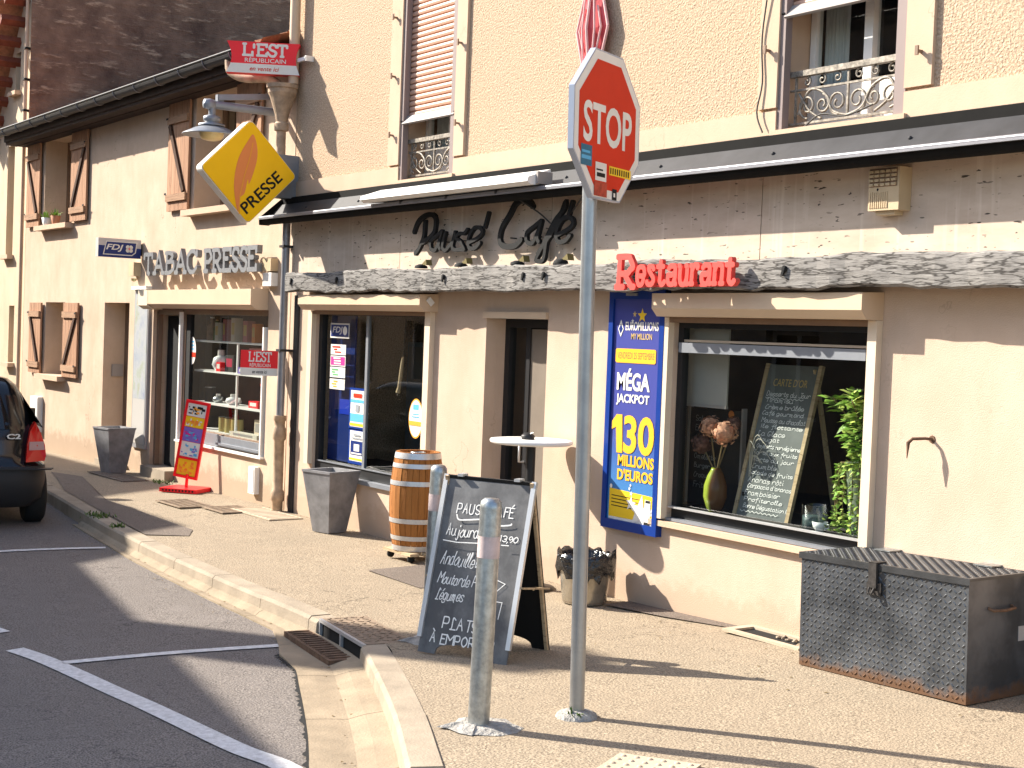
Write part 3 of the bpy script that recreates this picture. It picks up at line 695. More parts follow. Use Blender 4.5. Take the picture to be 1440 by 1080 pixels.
# smooth surrounds of the first-floor windows and the smooth band above the canopy
mb = MB()
for a, b, l, r_ in ((UL[0], UL[1], .2, .16), (UR[0], UR[1], .17, .20), (UZ[0], UZ[1], .17, .2)):
    mb.box(a-l, a, -.028, -.0005, 3.62, 6.5); mb.box(b, b+r_, -.028, -.0005, 3.62, 6.5)
xs_ = [BX0, UL[0], UL[1], UR[0], UR[1], UZ[0], UZ[1], BX1]
mb.box(BX0+.02, BX1-.02, -.024, -.0005, 3.3, 3.465)
for a, b in ((UL[0]-.3, UL[0]), (UL[1], UR[0]), (UR[1], UZ[0]), (UZ[1], BX1-.02), (BX0+.02, UL[0]-.3)): mb.box(a, b, -.024, -.0005, 3.465, 3.6)
mb.build('window_surround', M['trim'], cafe)
# travertine band: slabs with open joints
mb = MB(); jx = [BX0+.01, -11.48, -9.13, -6.80, -4.45, -2.1, BX1]
for a, b in zip(jx, jx[1:]): mb.box(a+.004, b-.004, -.035, -.001, 2.55, 3.22)
mb.build('travertine_band', M['travertine'], cafe)
mb = MB(); mb.box(BX0+.01, BX1, -.15, -.001, 3.222, 3.27); mb.build('soffit', M['cream'], cafe)
# timber beam, rough hewn
mb = MB(); rnd = random.Random(3); nx = 110; x0, x1 = -13.42, -1.2; ring = []
for i in range(nx+1):
    x = x0+(x1-x0)*i/nx; a = .012*math.sin(x*3.1)+.01*rnd.uniform(-1, 1); b = .010*math.sin(x*4.3+1)+.012*rnd.uniform(-1, 1); c = .008*rnd.uniform(-1, 1)
    ring.append([(x, -.036, 2.44), (x, -.235+c, 2.415+b*.8), (x, -.252+c, 2.43+b), (x, -.256+c*.8, 2.52), (x, -.252+c, 2.605+a), (x, -.235+c, 2.62+a), (x, -.036, 2.625)])
mb.add([p for r_ in ring for p in r_], [(i*7+j, i*7+j+1, (i+1)*7+j+1, (i+1)*7+j) for i in range(nx) for j in range(6)]+[(0,6,5,4,3,2,1), tuple(nx*7+j for j in range(7))])
bm_ = mb.build('timber_beam', M['beam'], cafe)
mb = MB()
for x in (-13.26, -12.28, -10.35, -9.17, -8.9, -6.35, -3.5, -2.2):
    mb.lathe([(.024, 0), (.024, .01), (.012, .018)], (x, -.258, 2.54), 8, axis=-Y); mb.bar((x-.012, -.268, 2.50), (x+.008, -.268, 2.56), .018, .014, Y)
mb.build_each('bolt_head', M['matblack'], bm_)
# zinc canopy with half-round gutter
mb = MB(); cx0, cx1 = -13.92, -1.0
prof = [(-.001, 3.44), (-.05, 3.425), (-.06, 3.385)]
mb.prism([(cx0, 0, 3.45), (cx0, -.075, 3.43), (cx0, -.075, 3.365), (cx0, 0, 3.365)][::-1], (cx1-cx0, 0, 0)); mb.build('canopy_flashing', M['bitumen'], cafe)
mb = MB(); mb.prism([(cx0, -.001, 3.362), (cx0, -.09, 3.362), (cx0, -.212, 3.225), (cx0, -.212, 3.19), (cx0, -.001, 3.275)][::-1], (cx1-cx0, 0, 0))
for k in range(11): mb.lathe([(.014, 0), (.011, .012), (0, .015)], (-13.2+1.1*k, -.15, 3.293), 8, axis=Vector((0, -.75, .65)))
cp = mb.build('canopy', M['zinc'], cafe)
mb = MB(); gp = [(-.2+.0, 3.232)]; pr = []
for k in range(11):
    a = math.pi*k/10; pr.append((cx0, -.215-.055+.055*math.cos(a), 3.205-.075*math.sin(a)))
inner = [(p[0], p[1]*.98-.005, p[2]+.004) for p in pr][::-1]
mb.prism((pr+inner)[::-1], (cx1-cx0, 0, 0)); mb.build('canopy_gutter', M['bitumen'], cafe)
mb = MB(); mb.tube([(cx0, -.325, 3.205), (cx1, -.325, 3.205)], .016, 8); mb.box(cx0, cx1, -.345, -.31, 3.185, 3.2); mb.build('gutter_bead', M['zinc_edge'], cafe)
mb = MB(); mb.prism([(cx0-.012, -.0, 3.44), (cx0-.012, -.075, 3.43), (cx0-.012, -.335, 3.205), (cx0-.012, -.33, 3.13), (cx0-.012, -.22, 3.13), (cx0-.012, 0, 3.27)][::-1], (.011, 0, 0)); mb.build('gutter_end_cap', M['bitumen'], cafe)
# shop windows
def shopwin(o, fr_m, yd, fw_, bot, parent, transom=None, name='shop_window'):
    x0, x1, z0, z1 = o
    mb = MB(); frame(mb, x0, x1, z0, z1, yd, yd+.06, fw_, bot, .04)
    if transom: mb.box(x0+fw_, x1-fw_, yd-.01, yd+.05, transom-.028, transom+.028)
    w = mb.build(name, fr_m, parent)
    mb = MB(); mb.quad((x0+fw_, yd+.03, z0+bot), (x1-fw_, yd+.03, z0+bot), (x1-fw_, yd+.03, z1-.04), (x0+fw_, yd+.03, z1-.04)); mb.build('pane', M['glass'], w)
    return w
w = shopwin((LW[0], LW[1], .60, 2.24), M['black'], .03, .07, .11, cafe)
mb = MB(); mb.box(-12.21, -12.165, .045, .075, .71, 2.2); mb.build('mullion', M['greypaint'], w)
mb = MB(); mb.box(LW[0]+.02, LW[1]-.02, -.04, .09, .56, .60); mb.box(LW[0]+.07, LW[1]-.06, .015, .03, .70, .712); mb.build('sill', M['greypaint'], w)
w = shopwin((RW[0], RW[1], .80, 2.2), M['black'], .04, .05, .075, cafe)
mb = MB(); mb.box(RW[0]+.05, RW[1]-.05, -.0, .045, 1.985, 2.055); mb.build('transom', M['greypaint'], w)
mb = MB(); mb.box(RW[0]+.05, RW[1]-.05, .05, .06, 2.062, 2.078); mb.build('transom_strip', M['cream'], w)
mb = MB(); mb.box(RW[0], RW[1], -.012, .1, .78, .80, 0); mb.box(RW[0]+.01, RW[1]-.01, -.006, .035, .872, .884, 1); mb.build('sill', [M['greypaint'], M['alu']], w)
mb = MB(); mb.box(RW[0]+.02, RW[1]-.02, .102, .75, .84, .868); mb.build('display_ledge', M['dark'], w)
mb = MB(); mb.box(LW[0]+.02, LW[1]-.02, .102, .75, .62, .70); mb.build('display_ledge', M['dark'], w)
mb = MB(); mb.box(-7.80, -5.78, -.05, -.001, .735, .775); mb.build('render_ledge', M['trim'], cafe)
# roller shutter boxes and guide rails
def rollbox(x0, x1, xr0, xr1, zt, zb, zend, p=.2):
    mb = MB(); mb.prism([(x0, -.001, zt), (x0, -p, zt-.01), (x0, -p, zb+.02), (x0, -p+.05, zb-.035), (x0, -.001, zb-.035)][::-1], (x1-x0, 0, 0))
    b_ = mb.build('shutter_box', M['cream'], cafe)
    mb = MB()
    for xa, xb in (xr0, xr1): mb.box(xa, xb, -.055, -.001, zend, zb-.037)
    mb.build_each('guide_rail', M['offwhite'], b_)
    mb = MB(); mb.box(xr0[1]+.002, xr1[0]-.002, -.05, -.02, zb-.075, zb-.037); mb.build('bottom_rail', M['brownframe'], b_)
    return b_
b_ = rollbox(-13.22, -10.83, (-13.27, -13.18), (-10.965, -10.875), 2.405, 2.28, .66)
mb = MB(); mb.bar((-10.815, -.12, 2.36), (-10.815, -.07, 2.31), .01, .05, Z); mb.build('bracket_tape', M['white'], b_)
b_ = rollbox(-7.68, -5.765, (-7.745, -7.655), (-5.835, -5.765), 2.405, 2.27, .79)
# door
mb = MB(); mb.box(DO[0]-.02, DO[1]+.005, -.03, .2, 2.2, 2.255); mb.build('door_lintel', M['cream'], cafe)
mb = MB(); frame(mb, DO[0], DO[1], -.1, 2.2, .2, .27, .07, .1); mb.box(-9.74, -9.68, .2, .27, 0, 2.13)
dr = mb.build('entrance_door', M['black'], cafe)
mb = MB(); mb.box(-9.68, -9.24, .215, .25, .0, 2.12); mb.build('door_panel', M['printgrey'] if False else mat('door_panel_taupe', (.20,.165,.13), .5, var=.12, vscale=3), dr)
mb = MB(); mb.quad((-9.98, .235, 0), (-9.74, .235, 0), (-9.74, .235, 2.13), (-9.98, .235, 2.13)); mb.build('door_pane', M['glass'], dr)
mb = MB(); mb.tube([(-9.71, .2, 1.0), (-9.71, .15, 1.0), (-9.71, .15, 1.15), (-9.71, .2, 1.15)], .01, 6); mb.build('door_handle', M['alu'], dr)
# first-floor windows
def spiral(c, r, turns, a0, sgn=1, n=16, y=0):
    return [(c[0]+r*(1-.75*k/n)*math.cos(a0+sgn*turns*2*math.pi*k/n), y, c[1]+r*(1-.75*k/n)*math.sin(a0+sgn*turns*2*math.pi*k/n)) for k in range(n+1)]
def upwin(o, zs, tilt):
    x0, x1, z0, z1 = o
    mb = MB(); y = .26
    frame(mb, x0+.01, x1-.01, z0+.01, z1, y, y+.06, .05); mid = (x0+x1)/2; mb.box(mid-.035, mid+.035, y-.02, y+.05, z0+.06, z1-.05)
    w = mb.build('window', M['white'], cafe)
    mb = MB(); mb.quad((x0+.06, y+.03, z0+.06), (mid-.035, y+.03, z0+.06), (mid-.035, y+.03, z1-.05), (x0+.06, y+.03, z1-.05)); mb.quad((mid+.035, y+.03, z0+.06), (x1-.06, y+.03, z0+.06), (x1-.06, y+.03, z1-.05), (mid+.035, y+.03, z1-.05)); mb.build('pane', M['glass'], w)
    mb = MB(); n_ = 26; xa, xb = x0+.03, x0+.24
    cv = [(xa+(xb-xa)*k/n_, y+.12+.025*math.sin(k*1.7), zz) for zz in (z0+.05, z1-.05) for k in range(n_+1)]
    mb.add(cv, [(k, k+1, n_+2+k, n_+1+k) for k in range(n_)], 0, True)
    xa, xb = x1-.3, x1-.03; cv = [(xa+(xb-xa)*k/n_, y+.12+.025*math.sin(k*1.9), zz) for zz in (z0+.05, z1-.05) for k in range(n_+1)]
    mb.add(cv, [(k, k+1, n_+2+k, n_+1+k) for k in range(n_)], 0, True); mb.build('curtain', M['curtain'], w)
    # roller shutter, slatted
    mb = MB(); pf = []; h = .052; k = 0; z = zs
    while z < 5.7:
        pf += [(.075, z), (.055, z+.008), (.05, z+h*.5), (.055, z+h-.008), (.075, z+h-.001)]; z += h
    n_ = len(pf); mb.add([(x0+.02, a, b) for a, b in pf]+[(x1-.02, a, b) for a, b in pf], [(i, n_+i, n_+i+1, i+1) for i in range(n_-1)])
    sh = mb.build('roller_shutter', M['shutterpink'], w)
    mb = MB(); mb.bar((x0+.03, .015, zs-.03), (x1-.03, .015, zs-.03), .10, .018, Vector((0, .8, -.6)))
    mb.build('bottom_bar', M['greybar'], sh)
    mb = MB()
    for x in (x0+.02, x1-.02): mb.obox((x, .03, zs-.03), (.012, 0, 0), (0, .03, .03), (0, -.02, .02))
    mb.build_each('end_stop', M['matblack'], sh)
    mb = MB(); mb.box(x0+.001, x0+.045, -.012, .048, z0, z1); mb.box(x1-.085, x1-.001, -.012, .048, z0, z1); mb.build_each('guide_rail', M['mauve'], w)
    # wrought-iron guard
    mb = MB(); L_ = x1-x0; yb = .075; zr = z0+.36
    mb.box(x0+.03, x1-.03, yb-.02, yb+.025, zr-.012, zr+.025); gd = mb.build('balustrade', M['iron'], w)
    mb = MB()
    mb.box(x0+.03, x1-.03, yb-.008, yb+.008, z0+.035, z0+.05); mb.box(x0+.03, x1-.03, yb-.008, yb+.008, zr-.105, zr-.092)
    for x in (x0+.08, mid, x1-.08): mb.box(x-.007, x+.007, yb-.007, yb+.007, z0+.05, zr-.012)
    for sgn in (-1, 1):
        for q_ in range(3):
            cx = mid+sgn*(.09+.13*q_); mb.tube(spiral((cx, zr-.05), .034, 1.1, math.pi*.5, sgn, 14, yb), .0065, 5)
            mb.tube(spiral((cx-sgn*.01, z0+.15), .065 if q_ % 2 else .08, 1.4, math.pi*(.5 if q_ % 2 else -.5), sgn, 20, yb), .0085, 5)
        mb.tube([tuple(p) for p in catmull([(mid, yb, z0+.06), (mid+sgn*.12, yb, z0+.1), (mid+sgn*.2, yb, z0+.22), (mid+sgn*.33, yb, z0+.25), (mid+sgn*.42, yb, z0+.1)], 6)], .01, 5)
        mb.tube([tuple(p) for p in catmull([(mid+sgn*.42, yb, z0+.24), (mid+sgn*.32, yb, z0+.12), (mid+sgn*.22, yb, z0+.06)], 6)], .009, 5)
    mb.build('scroll', M['iron'], gd)
    mb = MB(); mb.box(x0+.06, mid-.036, y+.01, y+.05, z0+.06, z0+.30); mb.box(mid+.036, x1-.06, y+.01, y+.05, z0+.06, z0+.30); mb.build_each('lower_panel', M['white'], w)
    mb = MB(); mb.box(x0-.03, x1+.03, -.05, .25, z0-.04, z0-.003); mb.build('sill', M['trim'], w)
    return w
upwin(UL, 4.06, 0); upwin(UR, 4.27, 0); upwin(UZ, 4.6, 0)
# shutter stays on the surrounds
mb = MB()
for x, z in ((-11.70, 3.9), (-11.70, 4.45), (-11.70, 5.0), (-10.56, 3.9), (-10.56, 4.6), (-6.80, 4.0), (-5.55, 3.82), (-5.55, 4.5)):
    mb.bar((x, -.028, z), (x, -.075, z), .02, .015); mb.bar((x, -.07, z-.025), (x, -.07, z+.03), .022, .012, Y)
mb.build_each('shutter_stay', M['brownframe'], cafe)
mb = MB(); mb.tube([tuple(p) for p in catmull([(-6.83, -.035, 5.6), (-6.80, -.05, 4.6), (-6.86, -.04, 4.1), (-6.84, -.04, 3.8), (-6.87, -.05, 3.6), (-6.8, -.06, 3.46)], 5)], .006, 5)
mb.tube([tuple(p) for p in catmull([(-9.35, -.32, 3.2), (-9.2, -.12, 3.05), (-9.0, -.08, 2.93), (-8.8, -.1, 3.02), (-8.5, -.2, 3.15)], 5)], .007, 5)
mb.tube([tuple(p) for p in catmull([(-6.45, -.03, 3.47), (-6.3, -.05, 3.53), (-6.1, -.05, 3.50), (-5.9, -.03, 3.55)], 5)], .006, 5); mb.build_each('cable', M['cable'], cafe, True, -.02)
# downpipes at the left corner
mb = MB(); mb.tube([(-13.72, -.09, 7.3), (-13.72, -.09, 4.62)], .055, 12); 
dp = mb.build('upper_downpipe', M['cream'], cafe)
mb = MB(); mb.lathe([(.05, 3.95), (.05, 4.12), (.075, 4.13), (.075, 4.2), (.06, 4.22), (.075, 4.3), (.13, 4.47), (.155, 4.52), (.155, 4.56), (.17, 4.57), (.17, 4.61)], (-13.80, -.17, 0), 20, 0, True, False); mb.lathe([(.15, 4.6), (.1, 4.45)], (-13.80, -.17, 0), 20, caps=False); mb.build('hopper', M['castiron'], dp)
mb = MB(); mb.tube([(-13.80, -.17, 3.97), (-13.80, -.17, 3.86)], .052, 10); mb.build('hopper_outlet', M['castiron'], dp)
mb = MB(); mb.tube([(-13.74, -.10, 3.25), (-13.75, -.10, 1.1)], .042, 10); lp = mb.build('lower_downpipe', M['zinc_edge'], cafe)
mb = MB(); mb.lathe([(.06, .05), (.06, .2), (.075, .22), (.075, .3), (.056, .33), (.056, .85), (.07, .87), (.07, .98), (.058, 1.0), (.058, 1.06), (.068, 1.07), (.068, 1.12)], (-13.75, -.10, 0), 14); mb.build('cast_iron_shoe', M['castiron'], lp)
mb = MB()
for z in (1.8, 2.9): mb.box(-13.80, -13.70, -.15, -.001, z, z+.025)
mb.build_each('pipe_bracket', M['zinc'], lp)
mb = MB(); mb.box(-13.66, -13.56, -.02, -.001, .05, 2.4); mb.build('corner_shade_strip', M['zinc'], cafe)  # dark strip stands in for the shaded corner below the beam end

# ================================================================== TABAC HOUSE
TX0, TX1 = -23.44, -13.80
tab = thing('tobacco_shop_house', 'low peach house with brown shutters and a shop window under a roller box', 'building', (TX0, 0, 0))
W1 = (-22.5, -21.15, 3.49, 4.83); W2 = (-16.52, -15.28, 3.44, 4.83); W3 = (-22.28, -21.33, 1.2, 2.31)
TD = (-19.6, -18.62, -.2, 2.31); SH = (-17.74, -14.32, -.3, 2.24)
mb = MB(); wall(mb, TX0, TX1, -1.2, 4.95, 0, .5, [W1, W2, W3, TD, SH]); mb.quad((TX1,.5,-1.2),(TX1,9,-1.2),(TX1,9,4.9),(TX1,.5,4.9))
mb.build('wall', M['tabac_render'], tab)
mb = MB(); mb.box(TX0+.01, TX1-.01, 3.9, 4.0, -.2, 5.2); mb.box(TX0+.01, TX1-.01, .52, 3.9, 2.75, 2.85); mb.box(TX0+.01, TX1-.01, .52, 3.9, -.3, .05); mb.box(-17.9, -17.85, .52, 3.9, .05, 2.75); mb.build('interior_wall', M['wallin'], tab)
PT = math.tan(R(23))
mb = MB(); ya, yb, za = -.42, 5.0, 5.0
nrow = 14
for j in range(nrow):
    y0_, y1_ = ya+(yb-ya)*j/nrow, ya+(yb-ya)*(j+1)/nrow+.04; n_ = 192; vs = []
    for yy, dz in ((y0_, .035), (y1_, .0)):
        for i in range(n_+1):
            x = TX0+(TX1-TX0)*i/n_; vs.append((x, yy, za+(yy-ya)*PT+dz+.035*math.cos(2*math.pi*i/4)))
    mb.add(vs, [(i, i+1, n_+2+i, n_+1+i) for i in range(n_)], 0, False)
mb.quad((TX0, yb, za+(yb-ya)*PT), (TX1, yb, za+(yb-ya)*PT), (TX1, 10, za+(yb-ya)*PT-(10-yb)*PT), (TX0, 10, za+(yb-ya)*PT-(10-yb)*PT))
mb.build('roof', M['tiles'], tab)
mb = MB(); mb.box(TX0, TX1, -.36, -.001, 4.9, 4.935); mb.box(TX0, TX1, -.385, -.361, 4.84, 4.97)
mb.box(TX0, TX1, -.36, -.002, 4.80, 4.86); mb.box(TX0, TX1, -.20, -.19, 4.79, 4.799)
mb.build('eave', mat('dark_eave_board', (.04,.024,.018), .85, var=.3), tab)
mb = MB(); pr = []
for k in range(11):
    a = math.pi*k/10; pr.append((TX0-.1, -.455+.075*math.cos(a), 5.0-.09*math.sin(a)))
mb.prism((pr+[(p[0], p[1]*.985-.0075, p[2]+.006) for p in pr][::-1])[::-1], (TX1-TX0-.25, 0, 0)); mb.tube([(TX0-.1, -.53, 5.0), (TX1-.15, -.53, 5.0)], .014, 6)
mb.prism([p for p in pr][::-1], (.01, 0, 0))
gt = mb.build('gutter', M['zinc'], tab)
mb = MB()
for k in range(13):
    x = TX0+.4+.72*k; mb.tube([(x, -.455+.079*math.cos(a_*math.pi/8), 5.0-.094*math.sin(a_*math.pi/8)) for a_ in range(9)], .008, 5)
mb.build_each('gutter_strap', M['zinc_edge'], gt)
mb = MB(); mb.tube([tuple(p) for p in catmull([(-14.55, -.455, 4.93), (-14.5, -.45, 4.80), (-14.3, -.38, 4.72), (-14.05, -.25, 4.70), (-13.9, -.2, 4.64), (-13.84, -.18, 4.56)], 5)], .05, 10); mb.build('gutter_elbow', M['castiron'], tab)
# shutters: plank leaf > rails and brace
def leaf(x0, x1, z0, z1, hinge_left, y=-.055):
    mb = MB(); n_ = 5; w = (x1-x0)/n_
    for k in range(n_): mb.box(x0+w*k+.003, x0+w*(k+1)-.003, y, y+.03, z0, z1)
    l_ = mb.build('shutter', M['shutter_wood'], tab)
    mb = MB(); h = z1-z0
    for a in (.12, .84): mb.box(x0+.02, x1-.02, y-.028, y-.0005, z0+h*a-.045, z0+h*a+.045)
    mb.build_each('rail', M['shutter_rail'], l_)
    mb = MB(); a, b = ((x0+.08, x1-.1) if not hinge_left else (x1-.08, x0+.1)); mb.bar((a, y-.014, z0+h*.80), (b, y-.014, z0+h*.165), .07, .026, Y); mb.build('brace', M['brace_shade'], l_)
    mb = MB()
    for a in (.16, .86): mb.box(x0-.01 if not hinge_left else x1-.05, x0+.05 if not hinge_left else x1+.01, y-.034, y-.029, z0+h*a-.012, z0+h*a+.012)
    mb.build_each('hinge', M['matblack'], l_)
leaf(-23.28, -22.6, 3.50, 4.80, False); leaf(-21.08, -20.38, 3.50, 4.80, True)
leaf(-17.27, -16.6, 3.46, 4.80, False); leaf(-15.22, -14.55, 3.46, 4.80, True)
leaf(-22.95, -22.36, 1.2, 2.3, False); leaf(-21.26, -20.6, 1.2, 2.3, True)
for (a, b, c, e) in (W1, W2, W3):
    mb = MB(); frame(mb, a, b, c, e, .34, .40, .06); mid = (a+b)/2; mb.box(mid-.03, mid+.03, .34, .40, c+.06, e-.06); w = mb.build('window', M['brownframe'], tab)
    mb = MB(); mb.quad((a+.06, .37, c+.06), (b-.06, .37, c+.06), (b-.06, .37, e-.06), (a+.06, .37, e-.06)); mb.build('pane', M['glass'], w)
    mb = MB(); mb.box(a-.1, b+.1, -.13, .33, c-.075, c-.002); mb.build('sill', M['trim'], w)
mb = MB(); mb.box(-19.6, -18.62, .3, .36, -.1, 2.31)
dd = mb.build('house_door', M['brownframe'], tab)
mb = MB(); 
for x in (-19.15, -19.0, -18.85): mb.box(x, x+.03, .28, .299, .1, 2.25)
mb.build_each('door_batten', M['book2'], dd)
mb = MB(); mb.box(-19.42, -19.22, -.0, .0, 0, 0) if False else None; mb.box(-19.585, -19.56, .12, .28, 1.28, 1.45); mb.build('door_bell', M['greybar'], tab)
mb = MB(); mb.box(-19.7, -18.5, -.05, .3, -.1, .12); mb.build('door_step', M['concrete'], tab)
# shop front: entrance on the left, window on the right
mb = MB(); mb.prism([(-17.42, -.001, 2.475), (-17.42, -.21, 2.465), (-17.42, -.21, 2.29), (-17.42, -.14, 2.24), (-17.42, -.001, 2.24)][::-1], (3.08, 0, 0)); rb = mb.build('shutter_box', M['cream'], tab)
mb = MB(); mb.prism([(-17.75, -.001, 2.475), (-17.75, -.21, 2.465), (-17.75, -.21, 2.27), (-17.75, -.14, 2.225), (-17.75, -.001, 2.225)][::-1], (.32, 0, 0)); mb.build('box_joint', M['offwhite'], rb)
mb = MB(); mb.box(-16.88, SH[1], .0, .3, -.3, .60); mb.build('stall_riser', M['tabac_render'], tab)
mb = MB(); mb.box(-16.9, -16.74, .301, .9, -.3, 2.2); mb.build('partition', M['matblack'], tab)
mb = MB(); mb.box(SH[0], -16.9, -.12, .28, -.2, .21); mb.build('door_step', M['concrete'], tab)
mb = MB(); mb.box(SH[0]+.001, SH[0]+.06, .05, .11, .22, 2.2); mb.box(-17.68, -16.88, .05, .11, 2.16, 2.235); 
ed = mb.build('entrance_frame', M['brownframe'], tab)
mb = MB(); mb.box(-17.66, -16.92, .17, .2, .22, 2.15); mb.build('shop_door', M['matblack'], ed)
mb = MB(); mb.box(-17.12, -16.95, .15, .169, .9, 1.35); mb.box(-17.2, -16.95, .15, .169, .75, .82, 1); mb.build('door_poster', [M['gold'], M['restred']], ed)
mb = MB(); mb.box(-16.84, -16.80, -.012, .03, .6, 2.2); mb.build('white_post', M['white'], tab)
mb = MB(); frame(mb, -16.798, SH[1]-.002, .605, 2.235, .03, .10, .07, .17, .06)
sw = mb.build('shop_window', M['brownframe'], tab)
mb = MB(); mb.box(-16.73, -16.6, .04, .09, .776, 2.17); mb.build('dark_stile', M['matblack'], sw)
mb = MB(); mb.box(-16.80, SH[1]-.0, -.05, .028, .598, .622); mb.box(-14.395, -14.365, -.03, .028, .625, 2.05); mb.build('white_trim', M['white'], sw)
mb = MB(); mb.box(-15.6, -14.45, -.0, .025, .64, .76); mb.box(-15.6, -14.45, -.02, -.0005, .655, .68); mb.box(-16.7, -15.62, .005, .027, .63, .77); mb.build('sill_panel', M['greypaint'], sw)
mb = MB(); mb.quad((-16.73, .065, .775), (-14.39, .065, .775), (-14.39, .065, 2.175), (-16.73, .065, 2.175)); mb.build('pane', M['glass'], sw)
mb = MB()
for z in (1.11, 1.50, 1.865): mb.box(-16.68, -14.42, .14, .45, z-.022, z)
mb.box(-15.46, -15.43, .15, .17, .78, 1.865); mb.box(-16.68, -14.42, .16, .6, .70, .775); mb.build('shelf', M['white'], sw)
mb = MB(); mb.box(-16.7, -14.40, .75, .78, .7, 2.2); mb.build('backboard', mat('shop_back', (.07,.022,.022), .9, var=.4, vscale=2), sw)
# ================================================================== FAR HOUSE with dark gable wall
far = thing('far_house', 'tall pale house beyond, its dark weathered gable wall rising over the low roof', 'building', (-28, 0, 0))
mb = MB(); mb.quad((-23.45,0,-1),(-23.45,11,-1),(-23.45,11,13),(-23.45,0,13)); mb.build('gable_wall', M['gable'], far)
mb = MB(); FW = [(-24.42,-24.15,5.8,6.45), (-24.75,-24.35,3.1,4.93), (-24.45,-24.15,1.3,2.25), (-26.6,-25.8,3.1,4.93), (-26.6,-25.8,1.2,2.3)]
wall(mb, -33, -23.46, -1.5, 8.6, .05, .4, FW); mb.quad((-33,11,-1.5),(-33,.45,-1.5),(-33,.45,8.6),(-33,11,8.6)); mb.build('wall', M['far_render'], far)
for (a, b, c, e) in FW:
    mb = MB(); frame(mb, a, b, c, e, .2, .26, .05); w = mb.build('window', M['brownframe'], far)
    mb = MB(); mb.quad((a+.05, .23, c+.05), (b-.05, .23, c+.05), (b-.05, .23, e-.05), (a+.05, .23, e-.05)); mb.build('pane', M['glass'], w)
    mb = MB(); mb.box(a-.08, b+.08, -.06, .2, c-.07, c-.002); mb.build('sill', M['trim'], w)
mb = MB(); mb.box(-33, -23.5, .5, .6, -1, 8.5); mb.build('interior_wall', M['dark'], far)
mb = MB(); q0, q1 = Vector((-23.5, -.36, 7.7)), Vector((-25.5, -.36, 5.0))
ex = Vector((0, 11.5, 0))
mb.obox((q0+q1)/2+ex/2+Vector((-.1, 0, .12)), (q1-q0)/2, ex/2, Vector((.05, 0, .06)))
mb.build('roof', M['tiles'], far)
mb = MB()
for k in range(9):
    c = q0.lerp(q1, (k+.5)/9)+Vector((.07, 0, -.05)); mb.obox(c+Vector((0, .42, 0)), (.045, 0, .04), (0, .40, 0), (-.03, 0, .045))
mb.build('rafter', mat('red_rafter', (.2,.055,.03), .8, var=.3), far)
mb = MB(); mb.tube([(-23.60, -.02, 7.2), (-23.60, -.02, -.2)], .03, 8); pp = mb.build('downpipe', M['trim'], far)
mb = MB()
for z in (5.4, 5.9, 6.4): mb.box(-23.65, -23.55, -.06, .049, z, z+.03)
mb.build_each('pipe_bracket', M['matblack'], pp)

# ================================================================== houses across the street (behind the camera's left): they shade the road and show in the panes
def opp(name, label, p0, p1, H, mats_, chim=None, wins=5):
    p0, p1 = Vector(p0), Vector(p1); L_ = (p1-p0).length; t = thing(name, label, 'building', (p0.x, p0.y, -.4), math.atan2(p1.y-p0.y, p1.x-p0.x))
    hs = []
    for k in range(wins):
        c = L_*(k+.5)/wins
        for z0 in (1.3, 4.2, 7.1):
            if z0+1.5 < H: hs.append((c-.5, c+.5, z0, z0+1.4))
    mb = MB(); wall(mb, 0, L_, -.5, H+.35, 0, .35, hs)
    # facade of this house faces the street, mirrored so that its outer face is on +y
    mb.v = [Vector((v.x, -v.y, v.z)) for v in mb.v]; mb.f = [f[::-1] for f in mb.f]
    mb.quad((0,-8,-.5),(L_,-8,-.5),(L_,-8,H),(0,-8,H)); mb.quad((0,-.36,-.5),(0,-8,-.5),(0,-8,H),(0,-.36,H)); mb.quad((L_,-8,-.5),(L_,-.36,-.5),(L_,-.36,H),(L_,-8,H))
    mb.build('wall', mats_, t, False)
    mb = MB()
    for a, b, c, e in hs: frame(mb, a, b, c, e, -.25, -.19, .06); mb.box((a+b)/2-.03, (a+b)/2+.03, -.25, -.19, c+.06, e-.06)
    w = mb.build('window', M['white'], t, False)
    mb = MB()
    for a, b, c, e in hs: mb.quad((a+.06,-.22,c+.06),(b-.06,-.22,c+.06),(b-.06,-.22,e-.06),(a+.06,-.22,e-.06))
    mb.build('pane', M['carglass'], w, False)
    mb = MB(); mb.quad((-.2,.25,H+.36),(L_+.0,.25,H+.36),(L_+.0,-4,H+1.7),(-.2,-4,H+1.7)); mb.quad((-.2,-4,H+1.7),(L_,-4,H+1.7),(L_,-8.2,H+.3),(-.2,-8.2,H+.3)); rf = mb.build('roof', M['tiles'], t, False)
    if chim:
        mb = MB(); mb.box(chim-.24, chim+.24, -.5, .1, H+.2, H+2.9); mb.box(chim-.28, chim+.28, -.54, .14, H+2.8, H+2.95); mb.build('chimney', M['stone'], rf, False)
u_ = Vector((6.68, -1.07)).normalized()
a0 = Vector((-23.6, -8.2))
opp('stone_house', 'low stone house across the street with a chimney at its eave', a0, a0+u_*16, 7.12, M['stone'], 5.0, 5)
opp('tall_stone_house', 'tallest rendered house across the street', (-44, -8.0), (-28.4, -8.0), 9.75, M['far_render'], None, 4)
opp('stone_house', 'rendered house between the two neighbours across the street', (-28.3, -8.2), (-23.7, -8.2), 8.5, M['far_render'], None, 2)
# ================================================================== SIGNS
def P(x, y, z): return Vector((x, y, z))
